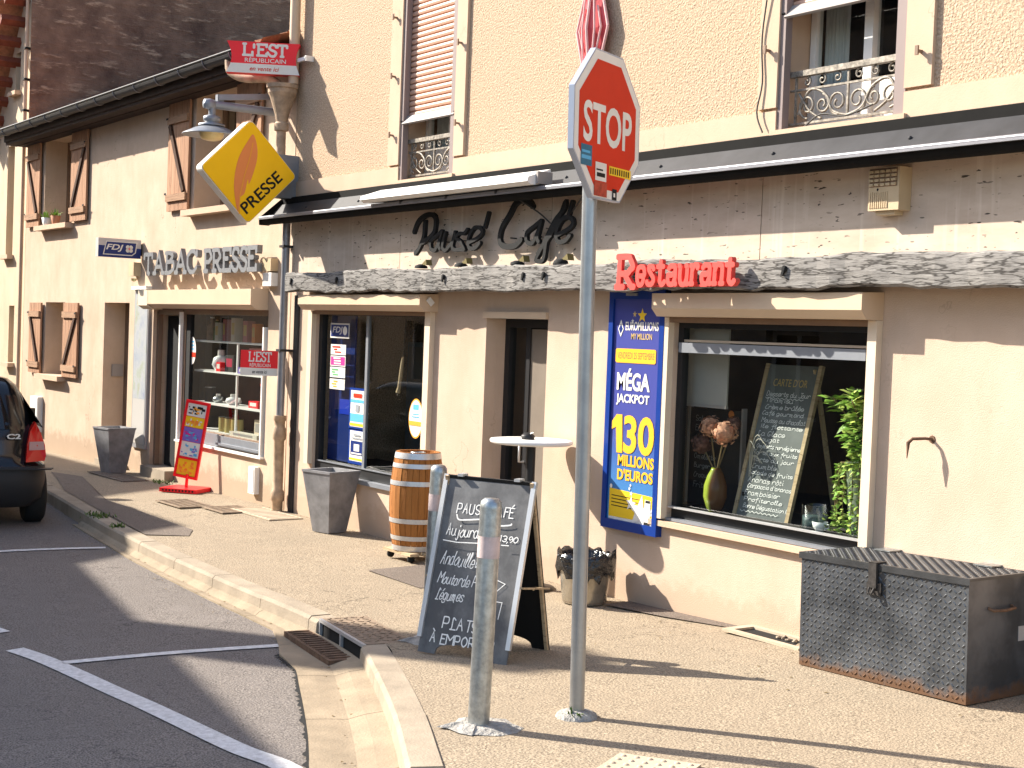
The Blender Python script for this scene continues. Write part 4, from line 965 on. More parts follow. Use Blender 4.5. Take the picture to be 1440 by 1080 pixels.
# "Pause' Cafe" brush letters on the travertine band
t = thing('cafe_sign', 'black brush script letters reading Pause Café on the stone band', 'sign', (-10, 0, 2.85))
SCR = {'base': 2, 'gap': .35, 'sp': 3,
 'P': (5, '~12 23 35 37 38|~06 18 39 59 68 66 55 34'), 'a': (4, '~46 25 04 03 12 32 45|~46 43 52'), 'u': (5, '~06 03 12 22 44 46|~46 43 52'),
 's': (4, '~47 36 16 05 24 33 42 32 12 02'), 'e': (4, '~03 34 45 36 16 04 12 32 43'), 'C': (5, '~58 49 29 17 05 03 12 32 43'), 'f': (4, '~01 23 46 59 58 36 12 00 20 23 34')}
mb = MB(); yq = -.10
for ch_, x_, z_, w_, h_, th_, sl in (('P', -11.12, 2.765, .36, .345, .042, .12), ('a', -10.83, 2.785, .19, .17, .034, .35), ('u', -10.62, 2.78, .20, .16, .034, .35), ('s', -10.41, 2.78, .16, .175, .032, .22), ('e', -10.22, 2.785, .19, .18, .034, .35),
        ('C', -9.74, 2.785, .40, .37, .046, .22), ('a', -9.37, 2.80, .20, .18, .036, .35), ('f', -9.20, 2.655, .25, .45, .036, .25), ('e', -8.97, 2.80, .19, .19, .036, .35)):
    q_ = MB(); q_.strokes(ch_, SCR, P(x_, yq, z_), X, Z, w_, h_, th_, .03, sl); q_.build('letter', M['matblack'], t)
for x_, z_ in ((-9.95, 2.96), (-8.80, 2.99)):
    q_ = MB(); q_.ribbon([(0, 0), (.05, .12)], .035, P(x_, yq, z_), X, Z, .03); q_.build('accent', M['matblack'], t)

mb = MB()
for x in (-11.0, -10.6, -10.3, -9.6, -9.25, -9.05, -8.85): mb.tube([(x, -.036, 2.86), (x, -.1, 2.86)], .006, 6)
mb.build_each('standoff', M['black'], t)
t = thing('restaurant_sign', 'red cut-out letters reading Restaurant on the timber beam', 'sign', (-7.3, -.3, 2.5))
mb = MB(); O = P(-7.93, -.305, 2.435)
mb.strokes('R', SLAB, O, X, Z, .21, .215, .045, .028, .05); mb.strokes('estaurant', SLAB, O+X*.235+Z*.012, X, Z, .985, .165, .036, .028, .05); mb.box(-7.93, -6.74, -.315, -.306, 2.432, 2.447)
mb.build('letters', M['restred'], t)
mb = MB()
for x in (-7.8, -7.3, -6.85): mb.bar((x, -.25, 2.53), (x, -.306, 2.53), .015, .015)
mb.build_each('standoff', M['black'], t)
t = thing('tobacco_sign', 'grey raised slab letters reading TABAC PRESSE on the peach wall', 'sign', (-16, 0, 2.8))
mb = MB(); 
mb.strokes('TABAC', SLAB, P(-17.72, -.10, 2.675), X, Z, 1.72, .25, .052, .05, 0); mb.strokes('PRESSE', SLAB, P(-15.78, -.10, 2.675), X, Z, 1.44, .25, .052, .05, 0)
mb.build_each('letter', mat('grey_letter_metal', (.20,.205,.215), .5, .2, var=.1, vscale=20), t)
# FDJ projecting box
t = thing('lottery_sign', 'projecting blue and grey lottery box sign reading FDJ beside the grey letters', 'sign', (-18.2, -.3, 3.0))
mb = MB(); mb.box(-18.28, -18.18, -.60, -.03, 2.885, 3.13); b_ = mb.build('sign_box', M['alu'], t)
mb = MB(); O = P(-18.178, -.60, 2.885); mb.quad(O, O+Y*.57, O+Y*.57+Z*.245, O+Z*.245, 0); O2 = O+X*.002; mb.quad(O2, O2+Y*.57, O2+Y*.57+Z*.13, O2+Z*.15, 1)
def pq(O_, pts, off_, mi): mb.poly([O_+X*off_+Y*a+Z*b for a, b in pts], mi)
pq(O, [(.06,.03),(.45,.03),(.50,.07),(.52,.21),(.10,.21)], .004, 2); pq(O, [(.075,.042),(.445,.042),(.487,.078),(.503,.198),(.11,.198)], .006, 1)
mb.text('FDJ', O+X*.008+Y*.10+Z*.075, Y, Z, .23, .095, 0, 2, .02, .25)
for k in range(4):
    a = math.pi/4+k*math.pi/2; cc = O+X*.008+Y*(.41+.03*math.cos(a))+Z*(.12+.03*math.sin(a)); mb.poly([cc+Y*.027*math.cos(q_*.7)+Z*.027*math.sin(q_*.7) for q_ in range(9)], 2)
pq(O, [(.40,.112),(.42,.112),(.42,.128),(.40,.128)], .01, 3)
mb.build('sign_face', [mat('sign_light_grey', (.55,.52,.5), .4), M['navy'], M['signwhite'], M['red']], t)
mb = MB(); mb.box(-18.25, -18.21, -.03, -.001, 2.93, 3.08); mb.build('wall_plate', M['black'], t)
# PRESSE diamond
t = thing('press_sign', 'yellow diamond sign with an orange feather reading PRESSE', 'sign', (-13.8, -.45, 3.7))
hx = .525; c = P(-13.56, -.63, 3.635)
def dia(r, rc, n_=4):
    pts = []
    for k in range(4):
        a = math.pi/2*k-math.pi/2; ct = (math.cos(a)*(r-rc*1.414), math.sin(a)*(r-rc*1.414))
        for j in range(n_+1):
            b = a-math.pi/4+math.pi/2*j/n_; pts.append((ct[0]+rc*math.cos(b), ct[1]+rc*math.sin(b)))
    return pts
mb = MB(); mb.prism([c-X*.14+Y*a+Z*b for a, b in dia(hx+.012, .05)], X*.138, 0); mb.build('sign_case', M['signwhite'], t)
mb = MB(); mb.prism([c+Y*a+Z*b for a, b in dia(hx, .045)], X*.012, 0); fc = mb.build('sign_face', M['yellow'], t)
mb = MB(); U2, V2 = Vector((0, .7071, .7071)), Vector((0, -.7071, .7071))
mb.text('PRESSE', c+X*.015+Y*(.0)+Z*(-.50)+U2*.03+V2*.055, U2, V2, .56, .125, 0, 0, .018); mb.build('lettering', M['matblack'], fc)
mb = MB()
fl = catmull([(-.12,-.42,0),(-.17,-.15,0),(-.13,.12,0),(-.02,.33,0),(.03,.38,0),(.075,.25,0),(.07,.1,0),(.0,-.12,0),(-.02,-.08,0),(-.05,-.22,0),(-.10,-.28,0)], 5, True)
mb.poly([c+X*.0145+Y*p.x+Z*p.y for p in fl], 0); mb.ribbon([(-.105,-.44),(-.10,-.25),(-.06,-.05),(.0,.16),(.025,.30)], .011, c+X*.016, Y, Z, 0, 1, False, .0001); mb.build('feather', [M['orange'], M['printorange']], fc)
mb = MB(); mb.box(-13.88, -13.705, -.32, -.001, 3.42, 3.87); mb.build('bracket_box', M['greypaint'], t)
# L'EST projecting sign on the corner
def est_face(mb, O, U, V, w, h, flare=.06):
    N_ = U.cross(V)
    side = [(w*.0+flare*math.sin(math.pi*k/8)*.9, h*k/8) for k in range(9)]; sr = [(w-flare*.7*math.sin(math.pi*k/8), h*k/8) for k in range(9)]
    def pl(z0, z1, mi, lift):
        a = [(lerp(z, [s_[1] for s_ in side], [s_[0] for s_ in side]), z) for z in [z0+(z1-z0)*k/6 for k in range(7)]]; b = [(lerp(z, [s_[1] for s_ in sr], [s_[0] for s_ in sr]), z) for z in [z0+(z1-z0)*k/6 for k in range(7)]]
        mb.poly([O+U*p[0]+V*p[1]+N_*lift for p in a[::-1]+b], mi)
    pl(0, h*.3, 1, .0); pl(h*.3, h, 0, 0)
    mb.strokes("L'EST", SLAB, O+U*w*.22+V*h*.56+N_*.001, U, V, w*.6, h*.37, w*.034, 0, 0, 1, .0002); mb.text('RÉPUBLICAIN', O+U*w*.25+V*h*.345+N_*.002, U, V, w*.56, h*.17, 0, 1, .008)
    mb.text('en vente ici', O+U*w*.32+V*h*.08+N_*.002, U, V, w*.4, h*.13, 0, 2, .012, .25)
    return side, sr
an = R(30); U3 = Vector((math.sin(an), math.cos(an), 0)); Wd = .76
t = thing('newspaper_sign', 'red and white projecting newspaper sign at the building corner above the hopper', 'sign', (-13.9, -.5, 4.9))
O = P(-13.62, -.07, 4.70)-U3*Wd; N3 = U3.cross(Z); mb = MB(); side, sr = est_face(mb, O, U3, Z, Wd, .325)
mb.build('sign_face', [M['red'], M['signwhite'], M['stopred']], t)
mb = MB(); mb.prism([O+U3*p[0]+Z*p[1]-N3*.13 for p in side[::-1]+sr], N3*.129); mb.build('sign_case', M['red'], t)
mb = MB(); mb.box(-13.64, -13.45, -.09, -.06, 4.84, 4.875); mb.box(-13.47, -13.44, -.09, -.001, 4.83, 4.885); mb.build('bracket', M['white'], t)
t = thing('newspaper_plate', 'flat red and white newspaper plate at the right edge of the shop window', 'sign', (-14.4, -.1, 1.6))
U4 = Vector((math.sin(R(35)), math.cos(R(35)), 0)); O = P(-13.93, -.06, 1.53)-U4*.40; mb = MB(); N4 = U4.cross(Z)
est_face(mb, O, U4, Z, .40, .27, 0); mb.build('plate_face', [M['red'], M['signwhite'], M['matblack']], t)
mb = MB(); mb.prism([O-N4*.012, O+U4*.40-N4*.012, O+U4*.40+Z*.27-N4*.012, O+Z*.27-N4*.012], N4*.0115); mb.tube([O+U4*.39+Z*.14-N4*.012, P(-13.95, -.001, 1.67)], .01, 6); mb.build('plate', M['alu'], t)
# wall lamp
t = thing('street_lamp', 'grey wall street lamp with a flat conical shade beside the yellow diamond', 'street lamp', (-13.95, 0, 4.45))
lx = -14.3
mb = MB(); mb.tube([(lx+.15, -.005, 4.37), (lx, -.75, 4.39)], [.045, .045], 10); mb.lathe([(0, -.07), (.05, -.06), (.06, 0), (.05, .06), (0, .07)], (lx, -.77, 4.39), 12, axis=Y)
mb.bar((lx+.15, -.005, 4.55), (lx+.02, -.68, 4.47), .035, .06); mb.bar((lx, -.66, 4.50), (lx, -.66, 4.36), .06, .07, Y); mb.build('arm', M['greypaint'], t)
mb = MB(); mb.tube([(lx, -.74, 4.38), (lx, -.74, 4.24)], .04, 10); mb.lathe([(.04, 4.28), (.09, 4.26), (.09, 4.22), (.06, 4.20), (.14, 4.18), (.14, 4.16)], (lx, -.74, 0), 20); mb.build('lamp_neck', M['greypaint'], t)
mb = MB(); mb.lathe([(.10, 4.16), (.18, 4.135), (.30, 4.075), (.31, 4.065), (.305, 4.06), (.18, 4.105), (.1, 4.12)], (lx, -.74, 0), 32, caps=False); mb.build('shade', M['greypaint'], t)
mb = MB(); mb.lathe([(.13, 4.115), (.125, 4.05), (.10, 4.02), (.05, 4.005), (0, 4.003)], (lx, -.74, 0), 20); mb.build('lamp_glass', M['yellowglass'], t)
# tobacco lozenge
t = thing('tobacco_lozenge', 'red pointed tobacco lozenge with white edge tubes on the upper wall above the stop sign', 'sign', (-8.62, -.15, 4.4))
c = P(-8.66, -.055, 4.42); mb = MB(); hw, hh, th = .19, .62, .06
K = [c+X*-hw, c-Z*hh, c+X*hw, c+Z*hh, c-Y*th, c+Y*.05]
mb.add(K, [(0,1,4),(1,2,4),(2,3,4),(3,0,4),(1,0,5),(2,1,5),(3,2,5),(0,3,5)]); mb.build('body', mat('lozenge_red', (.55,.07,.08), .4, var=.1), t)
mb = MB()
for a, b in ((0,1),(1,2),(2,3),(3,0)): mb.tube([K[a]-Y*.012, K[b]-Y*.012], .012, 6)
mb.tube([K[1], K[4]-Y*.01, K[3]], .012, 6)
for s_ in (-1, 1):
    for f in (.4, .7): mb.tube([c+X*hw*f*s_*.6-Z*hh*(1-f)*.9-Y*(th*(1-f)+.012), c+X*hw*f*s_-Y*(th*(1-f)+.016), c+X*hw*f*s_*.6+Z*hh*(1-f)*.9-Y*(th*(1-f)+.012)], .009, 6)
mb.build('edge_tube', mat('tube_pink', (.70,.42,.40), .4), t)
mb = MB(); mb.bar((c.x, c.y, c.z-.1), (c.x, -.001, c.z-.1), .03, .03); mb.bar((c.x, c.y, c.z+.2), (c.x, -.001, c.z+.2), .03, .03); mb.build_each('bracket', M['black'], t)
# white lamp bar on the canopy
t = thing('light_bar', 'long white fluorescent light bar lying along the canopy gutter', 'lamp', (-10.4, -.3, 3.25))
mb = MB(); x0, x1 = -11.55, -8.92; mb.prism([(x0, -.20, 3.245), (x0, -.40, 3.225), (x0, -.44, 3.25), (x0, -.43, 3.285), (x0, -.22, 3.36)][::-1], (x1-x0, 0, 0)); mb.build('housing', M['white'], t)
mb = MB()
for x in (-11.0, -10.25, -9.5): mb.box(x, x+.03, -.345, -.2, 3.19, 3.224)
mb.build_each('clip', M['zinc'], t)
mb = MB(); mb.box(x1+.001, x1+.03, -.36, -.22, 3.235, 3.33); mb.build('end_cap', M['greybar'], t)
# siren box
t = thing('alarm_siren', 'beige alarm siren box with louvres under the canopy', 'alarm', (-5.68, -.05, 3.0))
lb = MB(); lb.quad((-5.795,-.1455,3.025), (-5.585,-.1455,3.025), (-5.585,-.1455,3.135), (-5.795,-.1455,3.135))
mb = MB(); mb.box(-5.80, -5.57, -.145, -.036, 2.885, 3.14); mb.box(-5.76, -5.62, -.12, -.04, 2.86, 2.884); b_ = mb.build('housing', M['beigebox'], t); lb.build('louvre_shade_plate', M['brownframe'], b_)  # flat dark plate paints in the shade between the louvres
mb = MB()
for i in range(5):
    for j in range(4): mb.prism([P(-5.79+.042*i, -.146, 3.03+.026*j), P(-5.79+.042*i, -.158, 3.03+.026*j), P(-5.79+.042*i, -.158, 3.044+.026*j), P(-5.79+.042*i, -.146, 3.047+.026*j)], X*.03)
for i in range(9): mb.box(-5.79+.016*i, -5.782+.016*i, -.15, -.1455, 2.9, 2.995)
mb.build('louvre', M['beigebox'], b_)
mb = MB(); mb.lathe([(.008, 0), (.0, .004)], (-5.73, -.146, 3.01), 8, axis=-Y); mb.build('indicator', M['matblack'], b_)
# spotlights on the beam
first = None
for k, (x, lab) in enumerate(((-10.78, 'small triangular spotlight on the beam below the letter P'), (-10.13, 'small triangular spotlight on the beam below the end of the word Pause'), (-9.30, 'small triangular spotlight on the beam below the letter C'), (-8.72, 'small triangular spotlight on the beam nearest the stop post'))):
    if first is None:
        first = thing('spotlight', lab, 'lamp', (x, -.16, 2.628), 0, 'spotlights lighting the letters')
        mb = MB(); mb.prism([(-.06, -.03, .03), (.03, -.03, .025), (.015, -.03, .075)], (0, .06, 0)); mb.build('housing', mat('spot_bronze', (.17,.135,.05), .5), first, False)
        mb = MB(); mb.lathe([(.06, 0), (.055, .02), (.02, .035)], (-.06, -.03, .0), 12); mb.build('foot', M['matblack'], first, False)
    else:
        c_ = copy_tree(first); c_.location = (x, -.16, 2.628); c_['label'] = lab
# small wall boxes
for nm, lab, x0, x1, z0, z1, dpt, mt_ in (('meter_box', 'slim white meter box on the peach wall under the shuttered ground floor window', -22.7, -22.3, .28, .83, .08, M['white']),
        ('meter_box', 'slim white meter box low on the wall beside the beige downpipe', -14.58, -14.42, .2, .50, .06, M['white'])):
    t = thing(nm, lab, 'meter box', (x0, 0, z0)); mb = MB(); mb.box(x0, x1, -dpt, -.001, z0, z1); mb.build('cabinet', mt_, t)
    mb = MB(); mb.box(x0+.02, x1-.02, -dpt-.006, -dpt-.0005, z0+.02, z1-.02); mb.build('lid', mt_, t)
t = thing('junction_box', 'beige junction box stacked on a white one at the end of the grey letters', 'junction box', (-14.2, 0, 2.6))
mb = MB(); mb.box(-14.33, -14.12, -.09, -.001, 2.66, 2.80); mb.build('cabinet', M['beigebox'], t)
mb = MB(); mb.box(-14.33, -14.12, -.08, -.001, 2.50, 2.645); mb.build('lid', M['white'], t)
t = thing('motion_sensor', 'small beige sensor on the wall under the projecting lottery box', 'sensor', (-18.3, 0, 2.75))
mb = MB(); mb.box(-18.42, -18.24, -.1, -.001, 2.66, 2.84); mb.build('housing', M['beigebox'], t)
mb = MB(); mb.lathe([(.04, 0), (.03, .03), (0, .045)], (-18.35, -.05, 2.63), 10, axis=-Z); mb.build('lens', M['lens'], t)
t = thing('wall_hook', 'bent rusty metal hook in the bare wall right of the window', 'hook', (-5.4, 0, 1.5))
mb = MB(); mb.tube([(-5.36, 0, 1.545), (-5.37, -.05, 1.55), (-5.42, -.10, 1.545), (-5.44, -.115, 1.52), (-5.44, -.12, 1.43)], [.010, .010, .011, .013, .003], 6); mb.build('rod', M['rust'], t)
mb = MB(); mb.lathe([(.025, 0), (.022, .005)], (-5.36, 0, 1.545), 8, axis=-Y); mb.build('wall_plug', M['rust'], t)

# lottery poster in its blue frame
t = thing('poster_case', 'tall blue framed lottery poster announcing a 130 million jackpot', 'poster', (-8, 0, 1.5))
x0, x1, z0, z1 = -8.33, -7.70, .65, 2.43
mb = MB(); frame(mb, x0, x1, z0, z1, -.058, -.001, .05, .07, .07); mb.build('frame', M['frameblue'], t)
mb = MB(); mb.box(x0+.05, x1-.05, -.04, -.002, z0+.07, z1-.07); pr_ = mb.build('poster', M['posterblue'], t)
mb = MB(); w_ = x1-x0-.1; xl = x0+.05; yy = -.0415
kk = [0]
def tx(s_, a, b, z, h, mi, bold=.02, sh=0, dy=0): kk[0] += 1; dy = kk[0]*.00012; mb.text(s_, P(xl+a*w_, yy-dy, z), X, Z, (b-a)*w_, h, 0, mi, bold, sh)
def pg(pts, mi, dy=0): kk[0] += 1; dy = kk[0]*.00012; mb.poly([P(xl+a*w_, yy-dy, b) for a, b in pts], mi)
def star(cx, cz, r, mi, rot=0, dy=0): pg([(cx+(r if k % 2 == 0 else r*.42)*math.sin(rot+k*math.pi/5)/w_, cz+(r if k % 2 == 0 else r*.42)*math.cos(rot+k*math.pi/5)) for k in range(10)][::-1], mi, dy)
pg([(.04,.74),(.97,.74),(.97,.93),(.04,.95)], 1); pg([(.04,.72),(.97,.72),(.97,.739),(.04,.739)], 0)
for k in range(4): pg([(.09,.895-.025*k),(.78-.05*k,.89-.025*k),(.78-.05*k,.897-.025*k),(.09,.902-.025*k)], 4, .0006)
pg([(.91,.79),(.985,.79),(.985,.84),(.91,.84)], 0, .0006)
tx('EUROMILLIONS', .25, .95, 2.13, .065, 0, .02); tx('MY MILLION', .38, .82, 2.065, .045, 5, .01); star(.60, 2.24, .055, 6); star(.44, 2.25, .025, 5); star(.40, 2.2, .018, 0)
pg([(.09,2.14),(.15,2.08),(.21,2.14),(.15,2.21)], 0); pg([(.105,2.14),(.15,2.10),(.195,2.14),(.15,2.18)], 7, .0006)
pg([(.08,1.89),(.90,1.89),(.92,1.90),(.92,1.985),(.90,1.995),(.08,1.995),(.06,1.985),(.06,1.90)], 2); tx('VENDREDI 25 SEPTEMBRE', .10, .89, 1.92, .048, 3, .0, 0, .0006)
tx('MÉGA', .11, .82, 1.685, .165, 0, .03); tx('JACKPOT', .11, .82, 1.575, .085, 0, .03)
tx('30', .30, .95, 1.22, .285, 2, .03); pg([(.16,1.22),(.29,1.22),(.26,1.505),(.14,1.505),(.04,1.45),(.04,1.39),(.13,1.41)], 2); tx('MILLIONS', .2, .97, 1.125, .085, 2, .035); tx("D'EUROS", .2, .96, 1.02, .085, 2, .035)
star(.5, .99, .014, 0); star(.48, .965, .016, 0, .4); star(.52, .93, .02, 0, .2); star(.52, .855, .06, 0, .1); star(.72, .80-.0, .135, 0, .15)
pg([(.80,.72),(.93,.72),(.94,.90),(.82,.905)], 0, .001); pg([(.81,.72),(.93,.72),(.93,.74),(.81,.74)], 4, .0016); pg([(.83,.88),(.93,.88),(.93,.90),(.83,.90)], 4, .0016); pg([(.82,.745),(.92,.745),(.925,.875),(.83,.878)], 8, .0018)
pg([(.05+.03*math.cos(k*.6)+.03,1.0-.0+.03*0+.017*math.sin(k*.6)-.035) for k in range(10)], 0)
mb.build('print', [M['signwhite'], M['cardyellow'], mat('print_amber', (.85,.42,.02), .5), M['rust'], M['matblack'], M['gold'], M['cardyellow'], M['navy'], mat('print_lilac', (.55,.6,.75), .5)], pr_)
mb = MB(); mb.box(x0+.2, x1-.3, -.066, -.0585, 2.385, 2.405); mb.build('frame_clip', M['galv'], t)

# light-box poster panel left of the tobacco shop door
t = thing('display_panel', 'tall washed-out white poster panel between the house door and the shop entrance', 'poster', (-18, 0, 1.5))
U9 = X; N9 = -Y; O9 = P(-18.33, -.035, .40)
def b9(a0, a1, b0, b1, h0, h1, mi=0): mb.obox(O9+U9*(a0+a1)/2+Z*(b0+b1)/2+N9*(h0+h1)/2, U9*(a1-a0)/2, Z*(b1-b0)/2, N9*(h1-h0)/2, mi)
mb = MB(); b9(0, .50, 0, 2.08, -.034, 0); mb.build('case', mat('case_grey', (.30,.30,.31), .5, .3), t)
mt = mat('faded_poster', (.62,.66,.70), .5); nt, N, L, B = nodes(mt); nn = noise(nt, 3.2, 5, (1,1,.8), .7)
cr = nt.nodes.new('ShaderNodeValToRGB'); e = cr.color_ramp.elements; e[0].position = .3; e[0].color = (.20,.22,.34,1); e[1].position = .72; e[1].color = (.42,.16,.10,1)
for p_, c_ in ((.42, (.30,.33,.37,1)), (.52, (.37,.38,.39,1)), (.60, (.30,.34,.27,1))): q_ = e.new(p_); q_.color = c_
L.new(nn, cr.inputs[0]); L.new(cr.outputs[0], B.inputs['Base Color'])
mb = MB(); b9(.03, .47, .65, 2.03, .0005, .004, 0); b9(.03, .47, .06, .648, .0005, .004, 1); mb.build('poster', [mt, mat('poster_pale', (.42,.40,.37), .6)], t)
mb = MB(); b9(-.02, .52, 2.081, 2.125, -.034, .05); mb.build('top_rail', M['white'], t)

# ================================================================== STREET FURNITURE
# stop sign
n_ = Vector((math.cos(R(24.5)), math.sin(R(24.5)), 0)); u_ = Vector((-n_.y, n_.x, 0))
px_, py_ = -5.575, -2.39; t = thing('stop_sign', 'octagonal red stop sign on a grey steel post, a few stickers on its face', 'road sign', (px_, py_, g(px_, py_)))
lean = Vector((-.0085, -.0125, 1)).normalized()
mb = MB(); mb.tube([(0, 0, -.05), lean*3.2], .0375, 20); mb.build('post', M['pole'], t, False)
mb = MB(); mb.lathe([(.11, -.01), (.10, .012), (.05, .03)], (0, 0, 0), 11); mb.build('post_footing', M['concrete2'], t, False)
V5 = (lean+u_*.0).normalized(); U5 = (u_-V5*u_.dot(V5)).normalized(); N5 = U5.cross(V5); c = lean*(3.105-g(px_, py_))+N5*.055+U5*.022
def octo(r): return [(r/math.cos(math.pi/8)*math.cos(math.pi/8+k*math.pi/4), r/math.cos(math.pi/8)*math.sin(math.pi/8+k*math.pi/4)) for k in range(8)]
def q5(pts, h): return [c+U5*a+V5*b+N5*h for a, b in pts]
RR = .362
mb = MB(); mb.prism(q5(octo(RR), -.005), N5*.03, 0); pl_ = mb.build('sign_plate', mat('sign_rim', (.42,.45,.52), .4, .3), t, False)
mb = MB(); mb.poly(q5(octo(RR-.008), .0256), 0); mb.poly(q5(octo(RR-.05), .0264), 1)
mb.text('STOP', c+U5*-.265+V5*-.10+N5*.0274, U5, V5, .53, .20, 0, 0, .022); mb.build('sign_face', [M['signwhite'], M['stopred']], pl_, False)
mb = MB()
def stk(a, b, w, h, mi, rot=0, lift=.0282):
    cr_, s_ = math.cos(rot), math.sin(rot); mb.poly(q5([(a+cr_*i-s_*j, b+s_*i+cr_*j) for i, j in ((0,0),(w,0),(w,h),(0,h))], lift), mi)
stk(-.285,-.215,.115,.10,0); stk(-.28,-.185,.1,.018,1,0,.0288); stk(-.275,-.155,.085,.012,1,0,.0288); stk(-.13,-.275,.12,.09,2); stk(-.115,-.255,.09,.02,3,0,.0288); stk(-.12,-.225,.07,.008,3,0,.0288)
stk(-.14,-.35,.14,.07,4); stk(.02,-.235,.245,.045,5); stk(.06,-.355,.05,.055,3)
for k in range(9): stk(.03+.025*k, -.228, .013, .03, 3, 0, .0288)
stk(.072,-.34,.02,.02,2,0,.0288)
mb.build('sticker', [mat('sticker_teal', (.03,.14,.22), .5), M['skyblue'], M['signwhite'], M['matblack'], mat('sticker_residue', (.42,.06,.03), .7, var=.3, vscale=30), M['cardyellow']], pl_, False)
mb = MB(); mb.box(-.05, .05, -.012, .012, 0, .03)
mb = MB()
for h in (-.16, .16): mb.obox(c+V5*h-N5*.055, U5*.055, V5*.018, N5*.035)
mb.build_each('clamp', M['galv'], t, False)
# bollards
def bollard_(loc, lean, lab):
    t = thing('bollard', lab, 'bollard', loc, 0, 'steel bollards on the pavement'); le = Vector(lean).normalized()
    mb = MB(); H = 1.12; mb.tube([(0,0,-.03), le*.02, le*(H-.05), le*(H-.02), le*(H-.004), le*H], [.053,.053,.053,.050,.035,.002], 22); mb.build('tube', M['galv'], t, False)
    mb = MB(); mb.tube([le*.83, le*.935], .0545, 22, caps=False); mb.build('reflective_band', mat('faded_band', (.55,.44,.42), .5, var=.2, vscale=14), t, False)
    return t
b1 = bollard_((-5.66, -2.93, g(-5.66,-2.93)), (.012, .016, 1), 'nearest galvanised bollard in front of the chalkboard, ringed by a rough concrete patch')
mb = MB(); rnd = random.Random(5); pts = [(.17*math.cos(k*.45)*(1+rnd.uniform(-.3,.3)), .19*math.sin(k*.45)*(1+rnd.uniform(-.3,.3))) for k in range(14)]
mb.add([(0,0,.022)]+[(a*.6,b*.6,.02+rnd.uniform(-.004,.006)) for a, b in pts]+[(a,b,.001) for a, b in pts], [(0,1+i,1+(i+1)%14) for i in range(14)]+[(1+i,15+i,15+(i+1)%14,1+(i+1)%14) for i in range(14)]); mb.build('footing', M['concrete2'], b1, False)
b2 = copy_tree(b1); b2.location = (-7.56, -2.03, g(-7.56,-2.03)); b2['label'] = 'farther galvanised bollard standing between the barrel and the chalkboard'
# chalkboard A-frame
ang = R(25)
t = thing('sandwich_board', 'grey chalkboard A-frame with the café menu in white chalk', 'sandwich board', (-7.01, -2.15, g(-7.01, -2.15)), ang)
w2, H, dp_ = .31, 1.06, .27
sl_ = Vector((0, dp_, H)).normalized(); nf = Vector((0, -H, dp_)).normalized()
def arch(y_, w, z0, n=10): return [(-w*.62*math.cos(math.pi*k/n), z0+.075*math.sin(math.pi*k/n)**.6) for k in range(n+1)]
def panel(mb, base, up, nrm, th, Lh, mi=0):
    ar = arch(0, w2, 0); pts = [(-w2, 0)]+ar+[(w2, 0), (w2, Lh), (-w2, Lh)]
    f = [base+X*a+up*b for a, b in pts]; # split to convex-ish strips
    n = len(ar)
    fr_ = [(-w2, 0)]+ar+[(w2, 0)]; top = [(a, Lh) for a, b in fr_]
    vs = [base+X*a+up*b for a, b in fr_]+[base+X*a+up*b for a, b in top]; k_ = len(fr_); vs2 = [v-nrm*th for v in vs]
    fs = [(i, i+1, k_+i+1, k_+i) for i in range(k_-1)]
    mb.add(vs, fs, mi); mb.add(vs2, [f_[::-1] for f_ in fs], mi)
    al = vs+vs2; o2 = 2*k_; edges = [(i, i+1) for i in range(k_-1)]+[(k_-1, 2*k_-1)]+[(2*k_-1-i, 2*k_-2-i) for i in range(k_-1)]+[(k_, 0)]
    mb.add(al, [(b, a, o2+a, o2+b) for a, b in edges], mi)
Lh = Vector((0, dp_, H)).length
mb = MB(); panel(mb, Vector((0, 0, 0)), sl_, nf, .012, Lh); fp = mb.build('front_panel', M['slate'], t, False)
mb = MB()
for s_ in (-1, 1): mb.bar(Vector((s_*(w2+.0), 0, .0))+nf*.004+sl_*.09, Vector((s_*(w2+.0), 0, 0))+nf*.004+sl_*Lh, .022, .03, X)
mb.build_each('edge_strip', M['alu'], fp, False)
mb = MB(); U6, V6 = X, sl_
def ch(s_, x, z, w, h, th, slant=.12, font=HAND): mb.strokes(s_, font, Vector((x, 0, 0))+sl_*z+nf*.002, U6, V6, w, h, th, 0, slant, 0, .00004, None, .35)
ch("PAUSE' CAFÉ", -.20, .86, .40, .085, .007, .05); mb.ribbon([tuple(p)[:2] for p in catmull([(-.19,.85,0),(-.17,.82,0),(-.1,.825,0),(.0,.835,0),(.1,.81,0),(.19,.82,0),(.2,.83,0)], 5)], .009, nf*.0025, U6, V6)
ch("Aujourd'hui", -.25, .695, .33, .10, .006); ch('13,90', .125, .71, .13, .045, .006); mb.ribbon([(-.25,.685),(-.15,.68),(.0,.69)], .006, nf*.0025, U6, V6); mb.ribbon([(.16,.695),(.21,.697)], .006, nf*.0025, U6, V6)
ch('Andouillette', -.255, .535, .31, .095, .006, .25); ch('Moutarde Porc', -.255, .42, .35, .075, .006, .25); ch('Légumes', -.25, .31, .19, .085, .006, .25)
ch('PLATS', -.165, .155, .25, .075, .008, .05); ch('À EMPORTER', -.235, .065, .44, .085, .008, .05)
mb.ribbon([(.14,.39),(.22,.47),(.15,.49)], .005, nf*.0025, U6, V6); mb.ribbon([(.17,.26),(.18,.36),(.22,.36),(.21,.26)], .005, nf*.0025, U6, V6)
mb.build('chalk_writing', M['chalk'], fp, False)
mb = MB(); up2 = Vector((0, -dp_, H)).normalized(); nb = Vector((0, H, dp_)).normalized(); panel(mb, Vector((0, 2*dp_, 0)), up2, nb, .012, Lh); bp_ = mb.build('back_panel', M['matblack'], t, False)
mb = MB()
